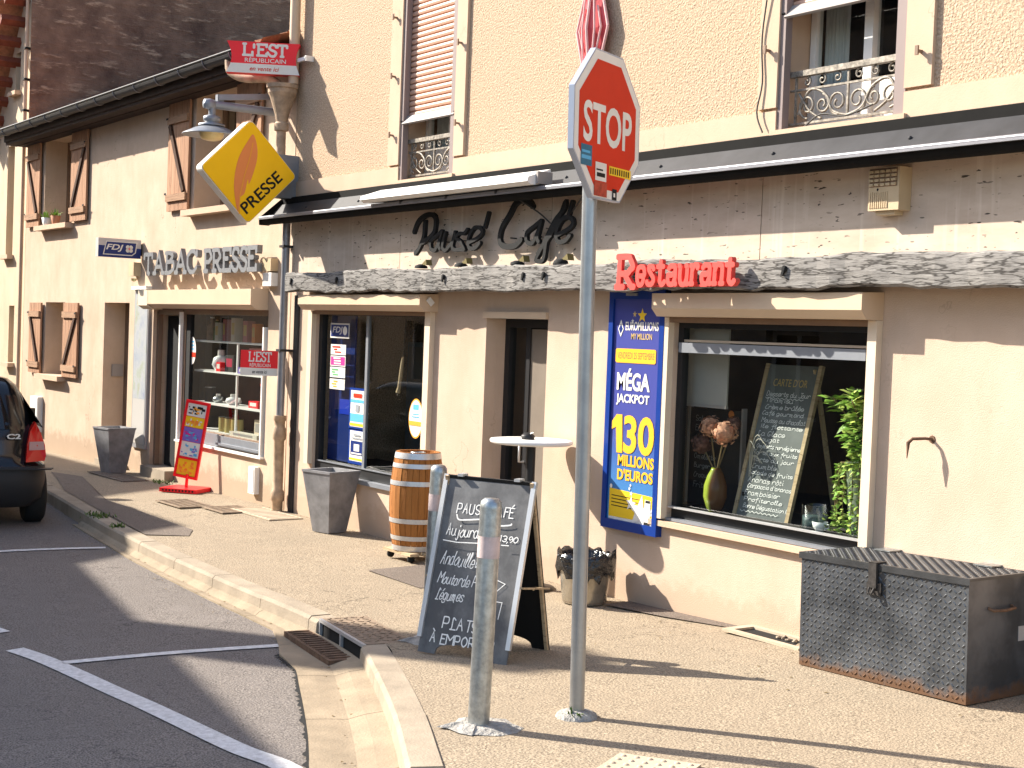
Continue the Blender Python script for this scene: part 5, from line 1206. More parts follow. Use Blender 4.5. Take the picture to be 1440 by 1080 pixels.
for s_ in (-1, 1): mb.bar(Vector((s_*(w2-.01), 2*dp_, 0))-nb*.022+up2*.0, Vector((s_*(w2-.01), 2*dp_, 0))-nb*.022+up2*Lh, .02, .02, X)
mb.build_each('edge_strip', M['pine'], bp_, False)
mb = MB()
for s_ in (-1, 1): mb.bar((s_*(w2+.02), .11, .445), (s_*(w2+.02), 2*dp_-.09, .40), .025, .01, Z); mb.lathe([(.008, 0), (.006, .006)], (s_*(w2+.025), .25, .42), 6, axis=X*s_)
mb.build_each('brace', M['pine'], t, False)
mb = MB()
for x in (-.2, .2): mb.box(x-.02, x+.02, dp_-.03, dp_+.03, H-.005, H+.012)
mb.build_each('hinge', M['alu'], t, False)
# barrel on a castor dolly
t = thing('wine_barrel', 'oak wine barrel with pale steel hoops standing on a castor dolly', 'barrel', (-10.43, -.40, g(-10.43,-.4)))
z0 = .085; Hb = .845
def br(f): return .190+.045*math.sin(math.pi*f)**.9
mb = MB(); ns = 26
for k in range(ns):
    a0_, a1_ = 2*math.pi*(k+.035)/ns, 2*math.pi*(k+.965)/ns; vs = []
    for j in range(13):
        f = j/12; r = br(f)+.0012*((k*7) % 3-1)
        for a in (a0_, a1_): vs.append((r*math.cos(a), r*math.sin(a), z0+Hb*f))
    for a in (a1_, a0_): vs.append(((br(1)-.025)*math.cos(a), (br(1)-.025)*math.sin(a), z0+Hb))
    for a in (a1_, a0_): vs.append(((br(1)-.025)*math.cos(a), (br(1)-.025)*math.sin(a), z0+Hb-.04))
    mb.add(vs, [(2*j, 2*j+1, 2*j+3, 2*j+2) for j in range(12)]+[(24, 25, 26, 27), (27, 26, 28, 29)], 0, False)
mb.lathe([(br(.5)-.006, z0+.3), (br(.5)-.004, z0+.42), (br(.5)-.006, z0+.55)], (0,0,0), 26, caps=False); mb.build('staves', M['barrel_wood'], t, False)
mb = MB(); mb.lathe([(0, z0+Hb-.04), (.175, z0+Hb-.04)], (0,0,0), 26, caps=False); mb.add([(.175*math.cos(k*.2417), .175*math.sin(k*.2417), z0+Hb-.038) for k in range(26)], [tuple(range(26))]); mb.build('head', M['barrel_wood'], t, False)
for f, wd in ((.965,.05),(.865,.038),(.69,.04),(.31,.04),(.135,.038),(.03,.045)):
    mb = MB(); mb.lathe([(br(f-wd/2/Hb)+.0035, z0+Hb*f-wd/2), (br(f)+.004, z0+Hb*f), (br(f+wd/2/Hb)+.0035, z0+Hb*f+wd/2)], (0,0,0), 40, caps=False); mb.build('hoop', M['alu'], t, False)
mb = MB()
for y_ in (-.14, 0, .14): mb.box(-.23, .23, y_-.045, y_+.045, .06, .083)
dl = mb.build('dolly', M['pine'], t, False)
for a, b in ((-.17,-.14),(.17,-.14),(.17,.14),(-.17,.14)):
    mb = MB(); mb.lathe([(.0,-.014),(.03,-.014),(.03,.014),(0,.014)], (a, b, .03), 14, axis=X); mb.box(a-.02, a+.02, b-.008, b+.008, .03, .06); mb.build('castor', M['matblack'], dl, False)
t = thing('ashtray', 'small glass ashtray on the barrel head', 'ashtray', (-10.40, -.42, g(-10.43,-.4)+z0+Hb-.037)); mb = MB(); mb.lathe([(.06,0),(.065,.035),(.055,.036),(.048,.012),(0,.012)], (0,0,0), 12); mb.build('bowl', M['galv'], t, False)
mb = MB(); mb.lathe([(.05,0.013),(.0,.016)], (0,0,0), 10); mb.build('ash', M['greybar'], t, False)
# tapered planters
def planter(loc, rz, lab):
    t = thing('planter', lab, 'planter', loc, rz, 'tapered zinc planters'); a, b, H = .20, .115, .60
    mb = MB(); s4 = ((-1,-1),(1,-1),(1,1),(-1,1))
    vs = [(sx*b, sy*b, 0) for sx, sy in s4]+[(sx*a, sy*a, H) for sx, sy in s4]+[(sx*(a-.03), sy*(a-.03), H) for sx, sy in s4]+[(sx*(a-.05), sy*(a-.05), H-.12) for sx, sy in s4]
    fs = [(3,2,1,0)]+[(4*l+i, 4*l+(i+1)%4, 4*l+4+(i+1)%4, 4*l+4+i) for l in range(3) for i in range(4)]; mb.add(vs, fs); mb.build('body', M['planter'], t, False)
    mb = MB(); mb.box(-(a-.045), a-.045, -(a-.045), a-.045, H-.13, H-.115); mb.build('soil', M['stem'], t, False)
    mb = MB()
    for sx, sy in s4: mb.bar((sx*(a+.001), sy*(a+.001), H-.012), (sx*(a+.001), -sy*(a+.001) if sx*sy > 0 else sy*(a+.001), H-.012), .006, .02) if sx*sy > 0 else mb.bar((sx*(a+.001), sy*(a+.001), H-.012), (-sx*(a+.001), sy*(a+.001), H-.012), .006, .02)
    mb.build('rim', M['planter'], t, False)
    return t
p1_ = planter((-12.22, -.28, g(-12.22,-.28)), R(14), 'tapered grey planter under the café window left of the barrel')
p2_ = copy_tree(p1_); p2_.location = (-18.14, -.33, g(-18.14,-.33)); p2_.rotation_euler.z = R(10); p2_['label'] = 'tapered grey planter farther away, below the washed-out poster panel'
# bistro table
t = thing('bar_table', 'high round white bistro table by the café door', 'table', (-8.84, -.36, g(-8.84,-.36)))
h_ = 1.265-g(-8.84,-.36)
mb = MB(); mb.lathe([(.0,h_-.034),(.30,h_-.034),(.318,h_-.026),(.322,h_-.012),(.318,h_-.002),(.30,h_),(0,h_)], (0,0,0), 48); mb.build('tabletop', M['white'], t, False)
mb = MB(); mb.tube([(0,0,.02),(0,0,h_-.035)], .036, 16); mb.lathe([(.1,h_-.05),(.1,h_-.035)], (0,0,0), 16); mb.build('column', M['black'], t, False)
mb = MB(); mb.lathe([(.22,0),(.22,.012),(.06,.035),(.04,.05)], (0,0,0), 32); mb.build('base', M['black'], t, False)
t = thing('ashtray', 'black ashtray on the white bistro table', 'ashtray', (-8.86, -.38, 1.265)); mb = MB(); mb.lathe([(.05,0),(.055,.03),(.045,.036),(.03,.05),(.015,.052),(0,.052)], (0,0,0), 16); mb.build('bowl', M['black'], t, False)
mb = MB(); mb.tube([(.03,0,.045),(.055,.01,.055)], .005, 6); mb.build('cigarette_rest', M['alu'], t, False)
# bin with bag
t = thing('litter_bin', 'low bin lined with a black rubbish bag behind the stop post', 'bin', (-8.16, -.32, g(-8.16,-.32)))
mb = MB(); mb.lathe([(.135,0),(.14,.015),(.165,.26),(.17,.30)], (0,0,0), 26, caps=False); mb.lathe([(0,.004),(.135,.004)], (0,0,0), 26, caps=False); b_ = mb.build('body', M['bin'], t, False)
mb = MB(); mb.lathe([(.137,.0),(.139,.03)], (0,0,0), 26, caps=False); 
mb = MB(); rnd = random.Random(11); n_ = 40; vs = []
for j, (r, h) in enumerate(((.178,.17),(.184,.22),(.186,.29),(.180,.315),(.150,.31),(.13,.24))):
    for k in range(n_):
        a = 2*math.pi*k/n_; vs.append(((r+rnd.uniform(-.010,.010))*math.cos(a), (r+rnd.uniform(-.010,.010))*math.sin(a), h+(rnd.uniform(-.03,.03) if j in (0, 3) else 0)+.02*math.sin(3*a)*(j < 1)))
mb.add(vs, [(j*n_+k, j*n_+(k+1)%n_, (j+1)*n_+(k+1)%n_, (j+1)*n_+k) for j in range(5) for k in range(n_)], 0, True); mb.build('bin_bag', M['bag'], t, False)
mb = MB(); mb.lathe([(.1395,.012),(.142,.04)], (0,0,0), 26, caps=False); mb.build('base_ring', M['rust'], t, False); t.scale = (1.18, 1.18, 1.15)
# tread-plate chest
A, Bp = Vector((-5.80, -.56)), Vector((-4.635, -.545))
zA, zB = g(*A)+.0, g(*Bp)+.0; Lc = (Bp-A).length
t = thing('storage_chest', 'black tread-plate steel chest with a rusty foot against the wall', 'chest', (A.x, A.y, zA), math.atan2(Bp.y-A.y, Bp.x-A.x)); t.rotation_euler.y = -math.atan2(zB-zA, Lc)
Hc, Dc = .665, .54
mb = MB(); mb.box(0, Lc, 0, Dc, .004, Hc-.012); bd = mb.build('body', M['chest'], t, False)
def tread(mb, O, U, V, N, w, h, st=.031):
    ni, nj = int(w/st), int(h/st)
    for i in range(ni):
        for j in range(nj):
            a = math.pi/4 if (i+j) % 2 else -math.pi/4; c_ = O+U*(st*(i+.5)+(w-ni*st)/2)+V*(st*(j+.5)+(h-nj*st)/2); d1 = U*math.cos(a)+V*math.sin(a); d2 = -U*math.sin(a)+V*math.cos(a); l, b = .0145, .005
            mb.add([c_-d1*l, c_-d1*.006+d2*-b, c_+d1*.006+d2*-b, c_+d1*l, c_+d1*.006+d2*b, c_-d1*.006+d2*b, c_-d1*.008+N*.0045, c_+d1*.008+N*.0045], [(0,1,6),(1,2,7,6),(2,3,7),(3,4,7),(4,5,6,7),(5,0,6)])
mb = MB(); tread(mb, Vector((0, -.0002, .01)), X, Z, -Y, Lc, Hc-.035); mb.build('tread_lozenges', M['chest'], bd, False)
mb = MB(); mb.box(-.012, Lc+.012, -.012, Dc+.01, Hc-.011, Hc+.004); mb.box(-.012, Lc+.012, -.0118, -.006, Hc-.032, Hc-.0115); ld = mb.build('lid', M['steelblack'], t, False)
mb = MB(); tread(mb, Vector((0, 0, Hc+.0042)), X, Y, Z, Lc, Dc-.02, .034); mb.build('tread_lozenges', M['steelblack'], ld, False)
mb = MB(); mb.box(.52, .575, -.028, -.0125, Hc-.13, Hc+.012); mb.box(.52, .575, -.028, .06, Hc+.0085, Hc+.014); mb.box(.50, .60, -.016, -.0005, Hc-.17, Hc-.10); mb.tube([(.53,-.03,Hc-.13),(.535,-.045,Hc-.16),(.56,-.045,Hc-.16),(.565,-.03,Hc-.13)], .006, 6); mb.build('hasp', mat('dark_hasp', (.05,.045,.042), .6, .4, var=.4, vscale=30), t, False)
for x in (.22, .92):
    mb = MB(); mb.box(x-.06, x+.06, Dc-.09, Dc+.012, Hc+.0085, Hc+.016); mb.tube([(x-.06, Dc+.01, Hc+.008), (x+.06, Dc+.01, Hc+.008)], .011, 8); mb.build('hinge', M['galv'], t, False)
mb = MB(); mb.tube([(Lc, .17, .50), (Lc+.03, .175, .49), (Lc+.035, .27, .485), (Lc+.03, .365, .49), (Lc, .37, .50)], .008, 8); mb.build('side_handle', M['rust'], t, False)
mb = MB(); mb.box(Lc+.0005, Lc+.003, .44, .52, .30, .38); mb.build('label_plate', M['alu'], t, False)
# red pavement poster stand
t = thing('poster_stand', 'tilted red framed pavement stand with lottery posters before the shop window', 'poster stand', (-15.83, -.27, g(-15.83,-.27)), R(38))
mb = MB(); mb.box(-.24, .24, -.2, .2, .0, .045); mb.build('base', M['red'], t, False)
mb = MB()
for k in range(10): mb.box(-.2+.043*k, -.18+.043*k, -.202, -.2005, .012, .034)
mb.build('base_slot', M['matblack'], t, False)
mb = MB(); mb.tube([(0,0,.045),(.005,.01,.2)], .018, 10); mb.build('stem', M['red'], t, False)
tl = Vector((.12, .08, 1)).normalized(); U7 = Vector((1, 0, -.12)).normalized(); N7 = U7.cross(tl); O7 = Vector((-.18, .01, .17)); pw, ph = .31, .92
mb = MB()
def b7(a0, a1, b0, b1, h0, h1, mi=0): b0 *= ph/.86; b1 *= ph/.86; mb.obox(O7+U7*(a0+a1)/2+tl*(b0+b1)/2+N7*(h0+h1)/2, U7*(a1-a0)/2, tl*(b1-b0)/2, N7*(h1-h0)/2, mi)
b7(0, pw, 0, .028, -.02, .012); b7(0, pw, .832, .86, -.02, .012); b7(0, .028, .028, .832, -.02, .012); b7(pw-.028, pw, .028, .832, -.02, .012); b7(.028, pw-.028, .21, .23, -.0, .0115); b7(.0285, pw-.0285, .0285, .8315, -.018, -.006); pf = mb.build('frame', M['red'], t, False)
rnd = random.Random(4)
for b0, b1, base_, cols in ((.032,.205,1,(3,3,2)),(.235,.40,0,(4,5,0)),(.405,.56,5,(4,7,5)),(.565,.68,1,(3,2,0)),(.685,.825,0,(6,2,6))):
    mb = MB(); b7(.03, pw-.03, b0, b1, -.0055, -.001, base_)
    for k in range(22):
        a = rnd.uniform(.04, pw-.09); b = rnd.uniform(b0+.01, b1-.045); b7(a, a+rnd.uniform(.008, .045), b, b+rnd.uniform(.008, .03), -.0008, .0002+k*.0002, cols[k % 3])
    mb.build('poster_card', [M['signwhite'], M['cardyellow'], M['printorange'], mat('print_orange2', (.85,.25,.03), .5), M['skyblue'], M['purple'], M['matblack'], M['magenta']], pf, False)
# ================================================================== PARKED CAR
fwd = Vector((-.993, .12, 0)); rgt = Vector((.12, .993, 0)); cc = Vector((-14.46, -2.25, 0))-rgt*.85
t = thing('parked_car', 'black three-door hatchback with a red tail lamp parked at the kerb', 'car', (cc.x, cc.y, g(cc.x, cc.y)-.13), math.atan2(rgt.y, rgt.x)); t.scale = (1.04, 1, 1.05)
LV = [(.20,.10,3.55,.70),(.28,.02,3.62,.79),(.45,-.01,3.67,.815),(.56,.0,3.66,.815),(.60,.02,3.62,.805),(.63,.07,3.55,.775),(.72,.09,3.40,.77),(.82,.11,3.05,.755),(.92,.14,2.72,.725),(1.0,.18,2.5,.69),(1.12,.26,2.28,.65),(1.25,.35,2.02,.60),(1.36,.45,1.78,.54),(1.42,.56,1.6,.47),(1.455,.75,1.35,.32),(1.465,1.0,1.1,.1)]
mb = MB(); n_ = 40; vs = []
for z, r_, f_, hw in LV:
    L2, cy = (f_-r_)/2, (f_+r_)/2
    for k in range(n_):
        a = 2*math.pi*k/n_; e = .32 if z > .6 else .28; ca, sa = math.cos(a), math.sin(a)
        vs.append((hw*math.copysign(abs(ca)**e, ca), cy+L2*math.copysign(abs(sa)**e, sa), z))
nl = len(LV); fs = [(j*n_+k, j*n_+(k+1)%n_, (j+1)*n_+(k+1)%n_, (j+1)*n_+k) for j in range(nl-1) for k in range(n_)]
mi = [1 if j < 4 else 0 for j in range(nl-1) for k in range(n_)]
o_ = len(mb.v); mb.add(vs, fs, 0, True); mb.m = mi; mb.add(vs[-n_:], [tuple(range(n_))]); mb.add(vs[:n_], [tuple(range(n_-1, -1, -1))], 1)
mb.build('body', [M['carpaint'], M['bumper']], t, False)
def ry(z): return lerp(z, [l[0] for l in LV], [l[1] for l in LV])
mb = MB(); zs_ = [.95, 1.05, 1.15, 1.25, 1.35]; vs = []
for z in zs_:
    hw = lerp(z, [.95, 1.35], [.55, .43])
    for k in range(9): x = hw*(-1+2*k/8); vs.append((x, ry(z)-.012+.05*abs(k/4-1)**4, z))
mb.add(vs, [(j*9+k, j*9+k+1, (j+1)*9+k+1, (j+1)*9+k) for j in range(4) for k in range(8)], 0, True); mb.build('rear_window', M['carglass'], t, False)
for s_ in (-1, 1):
    mb = MB(); 
    pts = [(.55,.64),(.735,.65),(.75,.70),(.74,.80),(.70,.92),(.655,1.02),(.60,.94),(.565,.80)]
    def lp_(x, z, o): return Vector((s_*x, ry(z)-.03-o+.28*max(0, x-.55)**1.25*1.6, z))
    mb.add([lp_(x, z, 0) for x, z in pts]+[lp_(x, z, -.12) for x, z in pts]+[lp_(.66, .80, .012)], [((i, (i+1) % 8, 16) if s_ > 0 else ((i+1) % 8, i, 16)) for i in range(8)]+[(i, 8+i, 8+(i+1) % 8, (i+1) % 8) for i in range(8)], 0, False)
    l_ = mb.build('tail_lamp', M['lampred'], t, False)
    mb = MB(); q_ = [(.58,.755),(.735,.755),(.725,.835),(.585,.835)]; mb.poly([lp_(x, z, .014) for x, z in (q_ if s_ > 0 else q_[::-1])]); mb.build('reversing_lens', M['lampclear'], l_, False)
mb = MB(); mb.text('C2', Vector((.375, ry(.88)-.03, .86)), X, Z, .13, .05, .004, 0, .03); mb.build('badge', M['signwhite'], t, False)
mb = MB(); mb.box(-.26, .26, -.03, -.012, .40, .51); mb.build('number_plate', M['signwhite'], t, False)
mb = MB(); mb.prism([(-.78,-.02,.57),(.78,-.02,.57),(.82,.1,.57),(-.82,.1,.57)], (0,0,.012)); mb.build('bumper_strip', M['bumper'], t, False)
for sx in (-1, 1):
    mb = MB(); x = sx*.70
    pts = [(.05,.97),(.62,.98),(1.55,.95),(2.25,.96),(1.75,1.32),(.75,1.34)]
    mb.poly([(sx*(lerp(z, [l[0] for l in LV], [l[3] for l in LV])+.004), y, z) for y, z in (pts if sx < 0 else pts[::-1])]); mb.build('side_window', M['carglass'], t, False)
    mb = MB(); mb.box(sx*.86-.09, sx*.86+.09, 2.0, 2.1, .93, 1.05); mb.build('wing_mirror', M['carpaint'], t, False)
    for yy in (.52, 2.90):
        mb = MB(); mb.lathe([(.18,-.09),(.26,-.095),(.288,-.07),(.292,0),(.288,.07),(.26,.095),(.18,.09)], (sx*.70, yy, .292), 28, axis=X); w = mb.build('wheel', M['tyre'], t, False)
        mb = MB(); mb.lathe([(0,.06),(.06,.08),(.17,.075),(.185,.09)], (sx*.70, yy, .292), 20, axis=X*sx); mb.build('rim', M['alu'], w, False)

# ================================================================== WINDOW DISPLAYS
# stickers on the left cafe window pane
yp = .056
def sticker(lab, pts_or_rect, parts, cat='sticker', grp='stickers on the left café window'):
    x0, x1, z0, z1 = pts_or_rect; t = thing('window_sticker', lab, cat, (x0, yp, z0), 0, grp); k = 0
    for nm, mtl, prims in parts:
        mb = MB()
        for q_ in prims:
            k += 1; y = yp-.0012*k
            if q_[0] == 'r': mb.quad((x0+q_[1], y, z0+q_[3]), (x0+q_[2], y, z0+q_[3]), (x0+q_[2], y, z0+q_[4]), (x0+q_[1], y, z0+q_[4]))
            elif q_[0] == 'e': mb.poly([(x0+q_[1]+q_[3]*math.cos(a*math.pi/14), y, z0+q_[2]+q_[4]*math.sin(a*math.pi/14)) for a in range(28)])
            elif q_[0] == 't': mb.text(q_[1], P(x0+q_[2], y, z0+q_[4]), X, Z, q_[3]-q_[2], q_[5]-q_[4], 0, 0, .01, .2)
        mb.build(nm, mtl, t)
    return t
WH, NV = M['signwhite'], M['navy']
def bars(seed, w, h, n, z0=.02, mx=.8):
    r_ = random.Random(seed); out = []
    for k in range(n):
        a = w*r_.uniform(.12, .3); out.append(('r', a, a+w*r_.uniform(.2, mx-.25), z0+h*k/n, z0+h*(k+.55)/n))
    return out
X0 = -12.97
sticker('blue and white lottery sticker reading FDJ at the top of the blue column', (X0, X0+.40, 1.97, 2.12), [('sticker_edge', WH, [('r',0,.4,0,.15)]), ('field', NV, [('r',.015,.385,.015,.135)]), ('lettering', WH, [('t','FDJ',.05,.26,.035,.115),('e',.315,.075,.045,.045)])])
for lab, z0, c1, c2 in (('white sticker with crimson marks, first below the lottery sign', 1.80, WH, M['stopred']), ('magenta sticker with white marks on the blue column', 1.685, M['magenta'], WH), ('white sticker with a green label on the blue column', 1.57, WH, M['green']), ('white sticker with orange-red marks, lowest on the blue column', 1.45, WH, M['printorange'])):
    sticker(lab, (X0+.02, X0+.34, z0, z0+.105), [('sticker_edge', WH, [('r',0,.32,0,.105)]), ('field', c1, [('r',.012,.308,.01,.095)]), ('print', c2, bars(lab, .32, .08, 3))])
sticker('tall white and sky-blue lottery card in a blue holder', (-12.50, -12.19, 1.10, 1.47), [('sticker_edge', M['frameblue'], [('r',-.02,.33,-.03,.385)]), ('field', WH, [('r',.01,.30,.0,.36)]), ('print', M['skyblue'], [('r',.01,.30,.05,.13),('r',.01,.30,.24,.27)]), ('amber_strip', M['cardyellow'], [('r',.01,.30,.01,.035)]), ('marks', M['stopred'], [('r',.07,.24,.29,.33)]), ('figure', M['printgrey'], [('r',.12,.19,.15,.22)])])
sticker('tall white and navy lottery card in a blue holder, lower one', (-12.49, -12.18, .76, 1.06), [('sticker_edge', M['frameblue'], [('r',-.02,.33,-.03,.32)]), ('field', WH, [('r',.01,.30,.0,.30)]), ('print', NV, [('r',.03,.28,.06,.2)]), ('amber_strip', M['cardyellow'], [('r',.01,.30,.01,.03)]), ('marks', WH, [('r',.10,.21,.10,.17),('r',.05,.26,.07,.085)]), ('figure', M['printgrey'], [('r',.06,.25,.22,.235),('r',.09,.22,.25,.27)])])
sticker('oval white and orange sticker at the right of the window', (-11.36, -11.12, 1.08, 1.44), [('sticker_edge', M['printorange'], [('e',.12,.18,.125,.185)]), ('field', WH, [('e',.12,.18,.115,.17)]), ('print', M['skyblue'], [('r',.07,.17,.26,.31),('r',.06,.18,.215,.225),('r',.05,.19,.19,.2)]), ('orange_strip', M['printorange'], [('r',.015,.225,.115,.155)])])
for lab, z0, h in (('yellow rounded sticker beside the oval one', 1.16, .22), ('yellow and purple sticker above the yellow rounded one', 1.40, .22)):
    sticker(lab, (-11.12, -10.965+.0, z0, z0+h), [('field', M['cardyellow'], [('r',.01,.145,0,h)]), ('print', WH if z0 < 1.3 else M['magenta'], [('e',.078,h*.55,.06,h*.36)] if z0 < 1.3 else [('r',.07,.145,.01,.07)]), ('marks', M['rust'], [('r',.04,.11,h*.62,h*.66),('r',.04,.115,h*.5,h*.54),('r',.065,.09,h*.25,h*.42)])])
sticker('small white notice with a pink mark low on the pane above the barrel', (-11.14, -10.98, .94, 1.07), [('field', WH, [('r',0,.155,0,.13)]), ('print', M['magenta'], [('r',.10,.135,.05,.09)]), ('marks', M['printgrey'], [('r',.02,.08,.06,.068),('r',.02,.07,.08,.088)])])
t = thing('window_panel', 'navy blue column panel behind the left edge of the café window', 'display panel', (-13, .1, .8)); mb = MB(); mb.box(-13.09, -12.58, .13, .15, .72, 2.2); mb.build('board', NV, t)
mb = MB(); mb.box(-12.85, -12.6, .124, .1295, 1.2, 1.35); mb.build('blue_patch', mat('bright_blue', (.01,.04,.45), .4), t)
t = thing('counter', 'grey cabinet standing inside the café behind the left window', 'cabinet', (-13, 1.2, .06)); mb = MB(); mb.box(-13.5, -12.6, 1.3, 1.9, .06, 1.95); mb.build('carcass', M['printgrey'], t); mb = MB(); mb.box(-13.45, -12.65, 1.28, 1.299, 1.5, 1.9); mb.build('door', M['greybar'], t)
t = thing('wooden_stick', 'short turned wooden stick hanging inside the left café window', 'ornament', (-11.75, .2, 1.5)); mb = MB(); mb.tube([(-11.82,.2,1.47),(-11.80,.2,1.52),(-11.76,.2,1.75),(-11.75,.2,1.82)], [.025,.02,.018,.01], 8); mb.build('handle', M['pine'], t); mb = MB(); mb.tube([(-11.75,.2,1.82),(-11.72,.2,2.18)], .003, 5); mb.build('string', M['cable'], t)
# right cafe window
def leafy(mb, c, dirn, L_, w, roll, mi=0):
    d_ = Vector(dirn).normalized(); s_ = d_.cross(Z); s_ = s_.normalized() if s_.length > .05 else X.copy(); n__ = s_.cross(d_); s_ = s_*math.cos(roll)+n__*math.sin(roll); n__ = s_.cross(d_)
    c = Vector(c); mb.add([c, c+d_*L_*.35+s_*w*.5-n__*w*.15, c+d_*L_*.7+s_*w*.38-n__*w*.1, c+d_*L_-Z*L_*.12, c+d_*L_*.7-s_*w*.38-n__*w*.1, c+d_*L_*.35-s_*w*.5-n__*w*.15, c+d_*L_*.35, c+d_*L_*.7-Z*L_*.04], [(0,1,6),(0,6,5),(1,2,7,6),(6,7,4,5),(2,3,7),(7,3,4)], mi, True)
t = thing('menu_board', 'tall leaning dessert chalkboard headed CARTE D\'OR inside the right window', 'chalkboard', (-6.95, .2, .868))
bo = Vector((-7.19, .22, .870)); V8 = Vector((0, .27, 1.06)).normalized(); N8 = X.cross(V8); bw, bh = .50, 1.09
mb = MB(); mb.prism([bo, bo+X*bw, bo+X*bw+V8*bh, bo+V8*bh], N8*-.012); mb.f = [f[::-1] for f in mb.f]; mbs = mb.build('board', mat('lit_slate', (.15,.16,.155), .8, var=.15, vscale=5), t)
mb = MB()
for x in (0, bw): mb.bar(bo+X*x-N8*.004, bo+X*x+V8*(bh+.005)-N8*.004, .028, .032, X)
mb.build('wooden_frame', M['pine'], t)
mb = MB(); mb.bar(bo+X*(bw*.9)+V8*bh*.98, (bo.x+bw*.95, .72, .87), .02, .03); mb.build('rear_leg', M['pine'], t)
mb = MB(); O8 = bo+N8*.003
lines = ['Desserts du Jour', 'Tiramisu', 'Crème brûlée', 'Café gourmand', 'Mousse au chocolat', 'Ile flottante', 'La Glace', 'Nougat', 'Omelette norvégienne', 'Tarte aux fruits', 'Tarte du jour', 'Crumble', 'Salade de fruits', 'Ananas rôti', "Carpaccio d'ananas", 'Framboisier', 'Profiterolle', 'Bonne Dégustation !!']
ACC['î'] = ('i', 'c'); ACC['Ê'] = ('E', 'c'); HAND['I'] = (2, '19 12')
for k, s_ in enumerate(lines):
    z = bh-.23-k*.0475; w = min(.41, .026*len(s_)+.05); mb.strokes(s_, HAND, O8+X*(.05+.008*(k % 3))+V8*z, X, V8, w, .038, .0042, 0, .15, 0, .00003, None, .3)
mb.ribbon([(.05+.02*k, .035+.006*(-1)**k) for k in range(19)], .004, O8, X, V8); mb.ribbon([(.05+.02*k, bh-.245+.005*(-1)**k) for k in range(19)], .004, O8, X, V8); mb.build('chalk_writing', M['chalk'], mbs)
mb = MB(); mb.text("CARTE D'OR", O8+X*.09+V8*(bh-.155), X, V8, .32, .055, 0, 0, 0); mb.build('heading', M['gold'], mbs)
t = thing('menu_board', 'dark menu board in the shadow at the left of the right window', 'chalkboard', (-7.9, .5, .87))
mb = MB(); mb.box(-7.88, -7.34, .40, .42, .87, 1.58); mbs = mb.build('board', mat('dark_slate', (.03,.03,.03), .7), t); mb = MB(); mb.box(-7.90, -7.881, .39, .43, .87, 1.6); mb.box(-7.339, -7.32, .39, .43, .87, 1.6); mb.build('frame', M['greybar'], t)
mb = MB(); 
for k, s_ in enumerate(['Salades', 'Entrecote', 'Andouillette', 'Pizza', 'Omelette', 'Burger', 'Croque', 'Frites']):
    if all(c_ in HAND for c_ in s_ if c_ != ' '): mb.strokes(s_, HAND, P(-7.82, .398, 1.48-.07*k), X, Z, .04*len(s_)*.7, .045, .005, 0, .1, 0, .00003, None, .3)
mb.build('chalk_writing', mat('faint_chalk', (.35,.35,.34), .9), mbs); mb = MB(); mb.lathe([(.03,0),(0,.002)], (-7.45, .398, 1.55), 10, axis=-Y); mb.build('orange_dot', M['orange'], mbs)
t = thing('window_blind', 'grey half-lowered panel hanging at the upper left of the right window', 'blind', (-7.6, .4, 1.8)); mb = MB(); mb.box(-7.74, -7.28, .18, .195, 1.62, 2.2); mb.build('panel', mat('blind_grey', (.34,.32,.29), .8), t); mb = MB(); mb.box(-7.74, -7.28, .175, .20, 1.60, 1.619); mb.build('bottom_bar', M['greybar'], t)
t = thing('vase', 'green and brown ovoid vase on the window ledge', 'vase', (-7.33, .16, .869))
mt = M['vase']; nt, N, L, B = nodes(mt); tc = nt.nodes.new('ShaderNodeTexCoord'); sp = nt.nodes.new('ShaderNodeSeparateXYZ'); L.new(tc.outputs['Object'], sp.inputs[0]); L.new(ramp(nt, sp.outputs[0], .49, (.33,.40,.05), .53, (.10,.05,.02)), B.inputs['Base Color']); nt.nodes.new('ShaderNodeMath')
mr = nt.nodes.new('ShaderNodeMapRange'); mr.inputs[1].default_value = -.1; mr.inputs[2].default_value = .1; L.new(sp.outputs[0], mr.inputs[0]); L.new(ramp(nt, mr.outputs[0], .5, (.33,.40,.05), .62, (.11,.05,.02)), B.inputs['Base Color'])
mb = MB(); mb.lathe([(.035,0),(.06,.03),(.085,.11),(.082,.19),(.06,.26),(.038,.30),(.034,.315),(.025,.31),(.02,.28)], (0,0,0), 28, caps=True); mb.build('body', M['vase'], t, False)
mb = MB(); mb.lathe([(0,.0),(.02,.002)], (0,0,.3), 10, caps=False); mb.build('mouth', M['matblack'], t, False)
t = thing('dried_flowers', 'three dried pink hydrangea heads standing in the green vase', 'flowers', (-7.33, .16, 1.17)); rnd = random.Random(9)
st = MB()
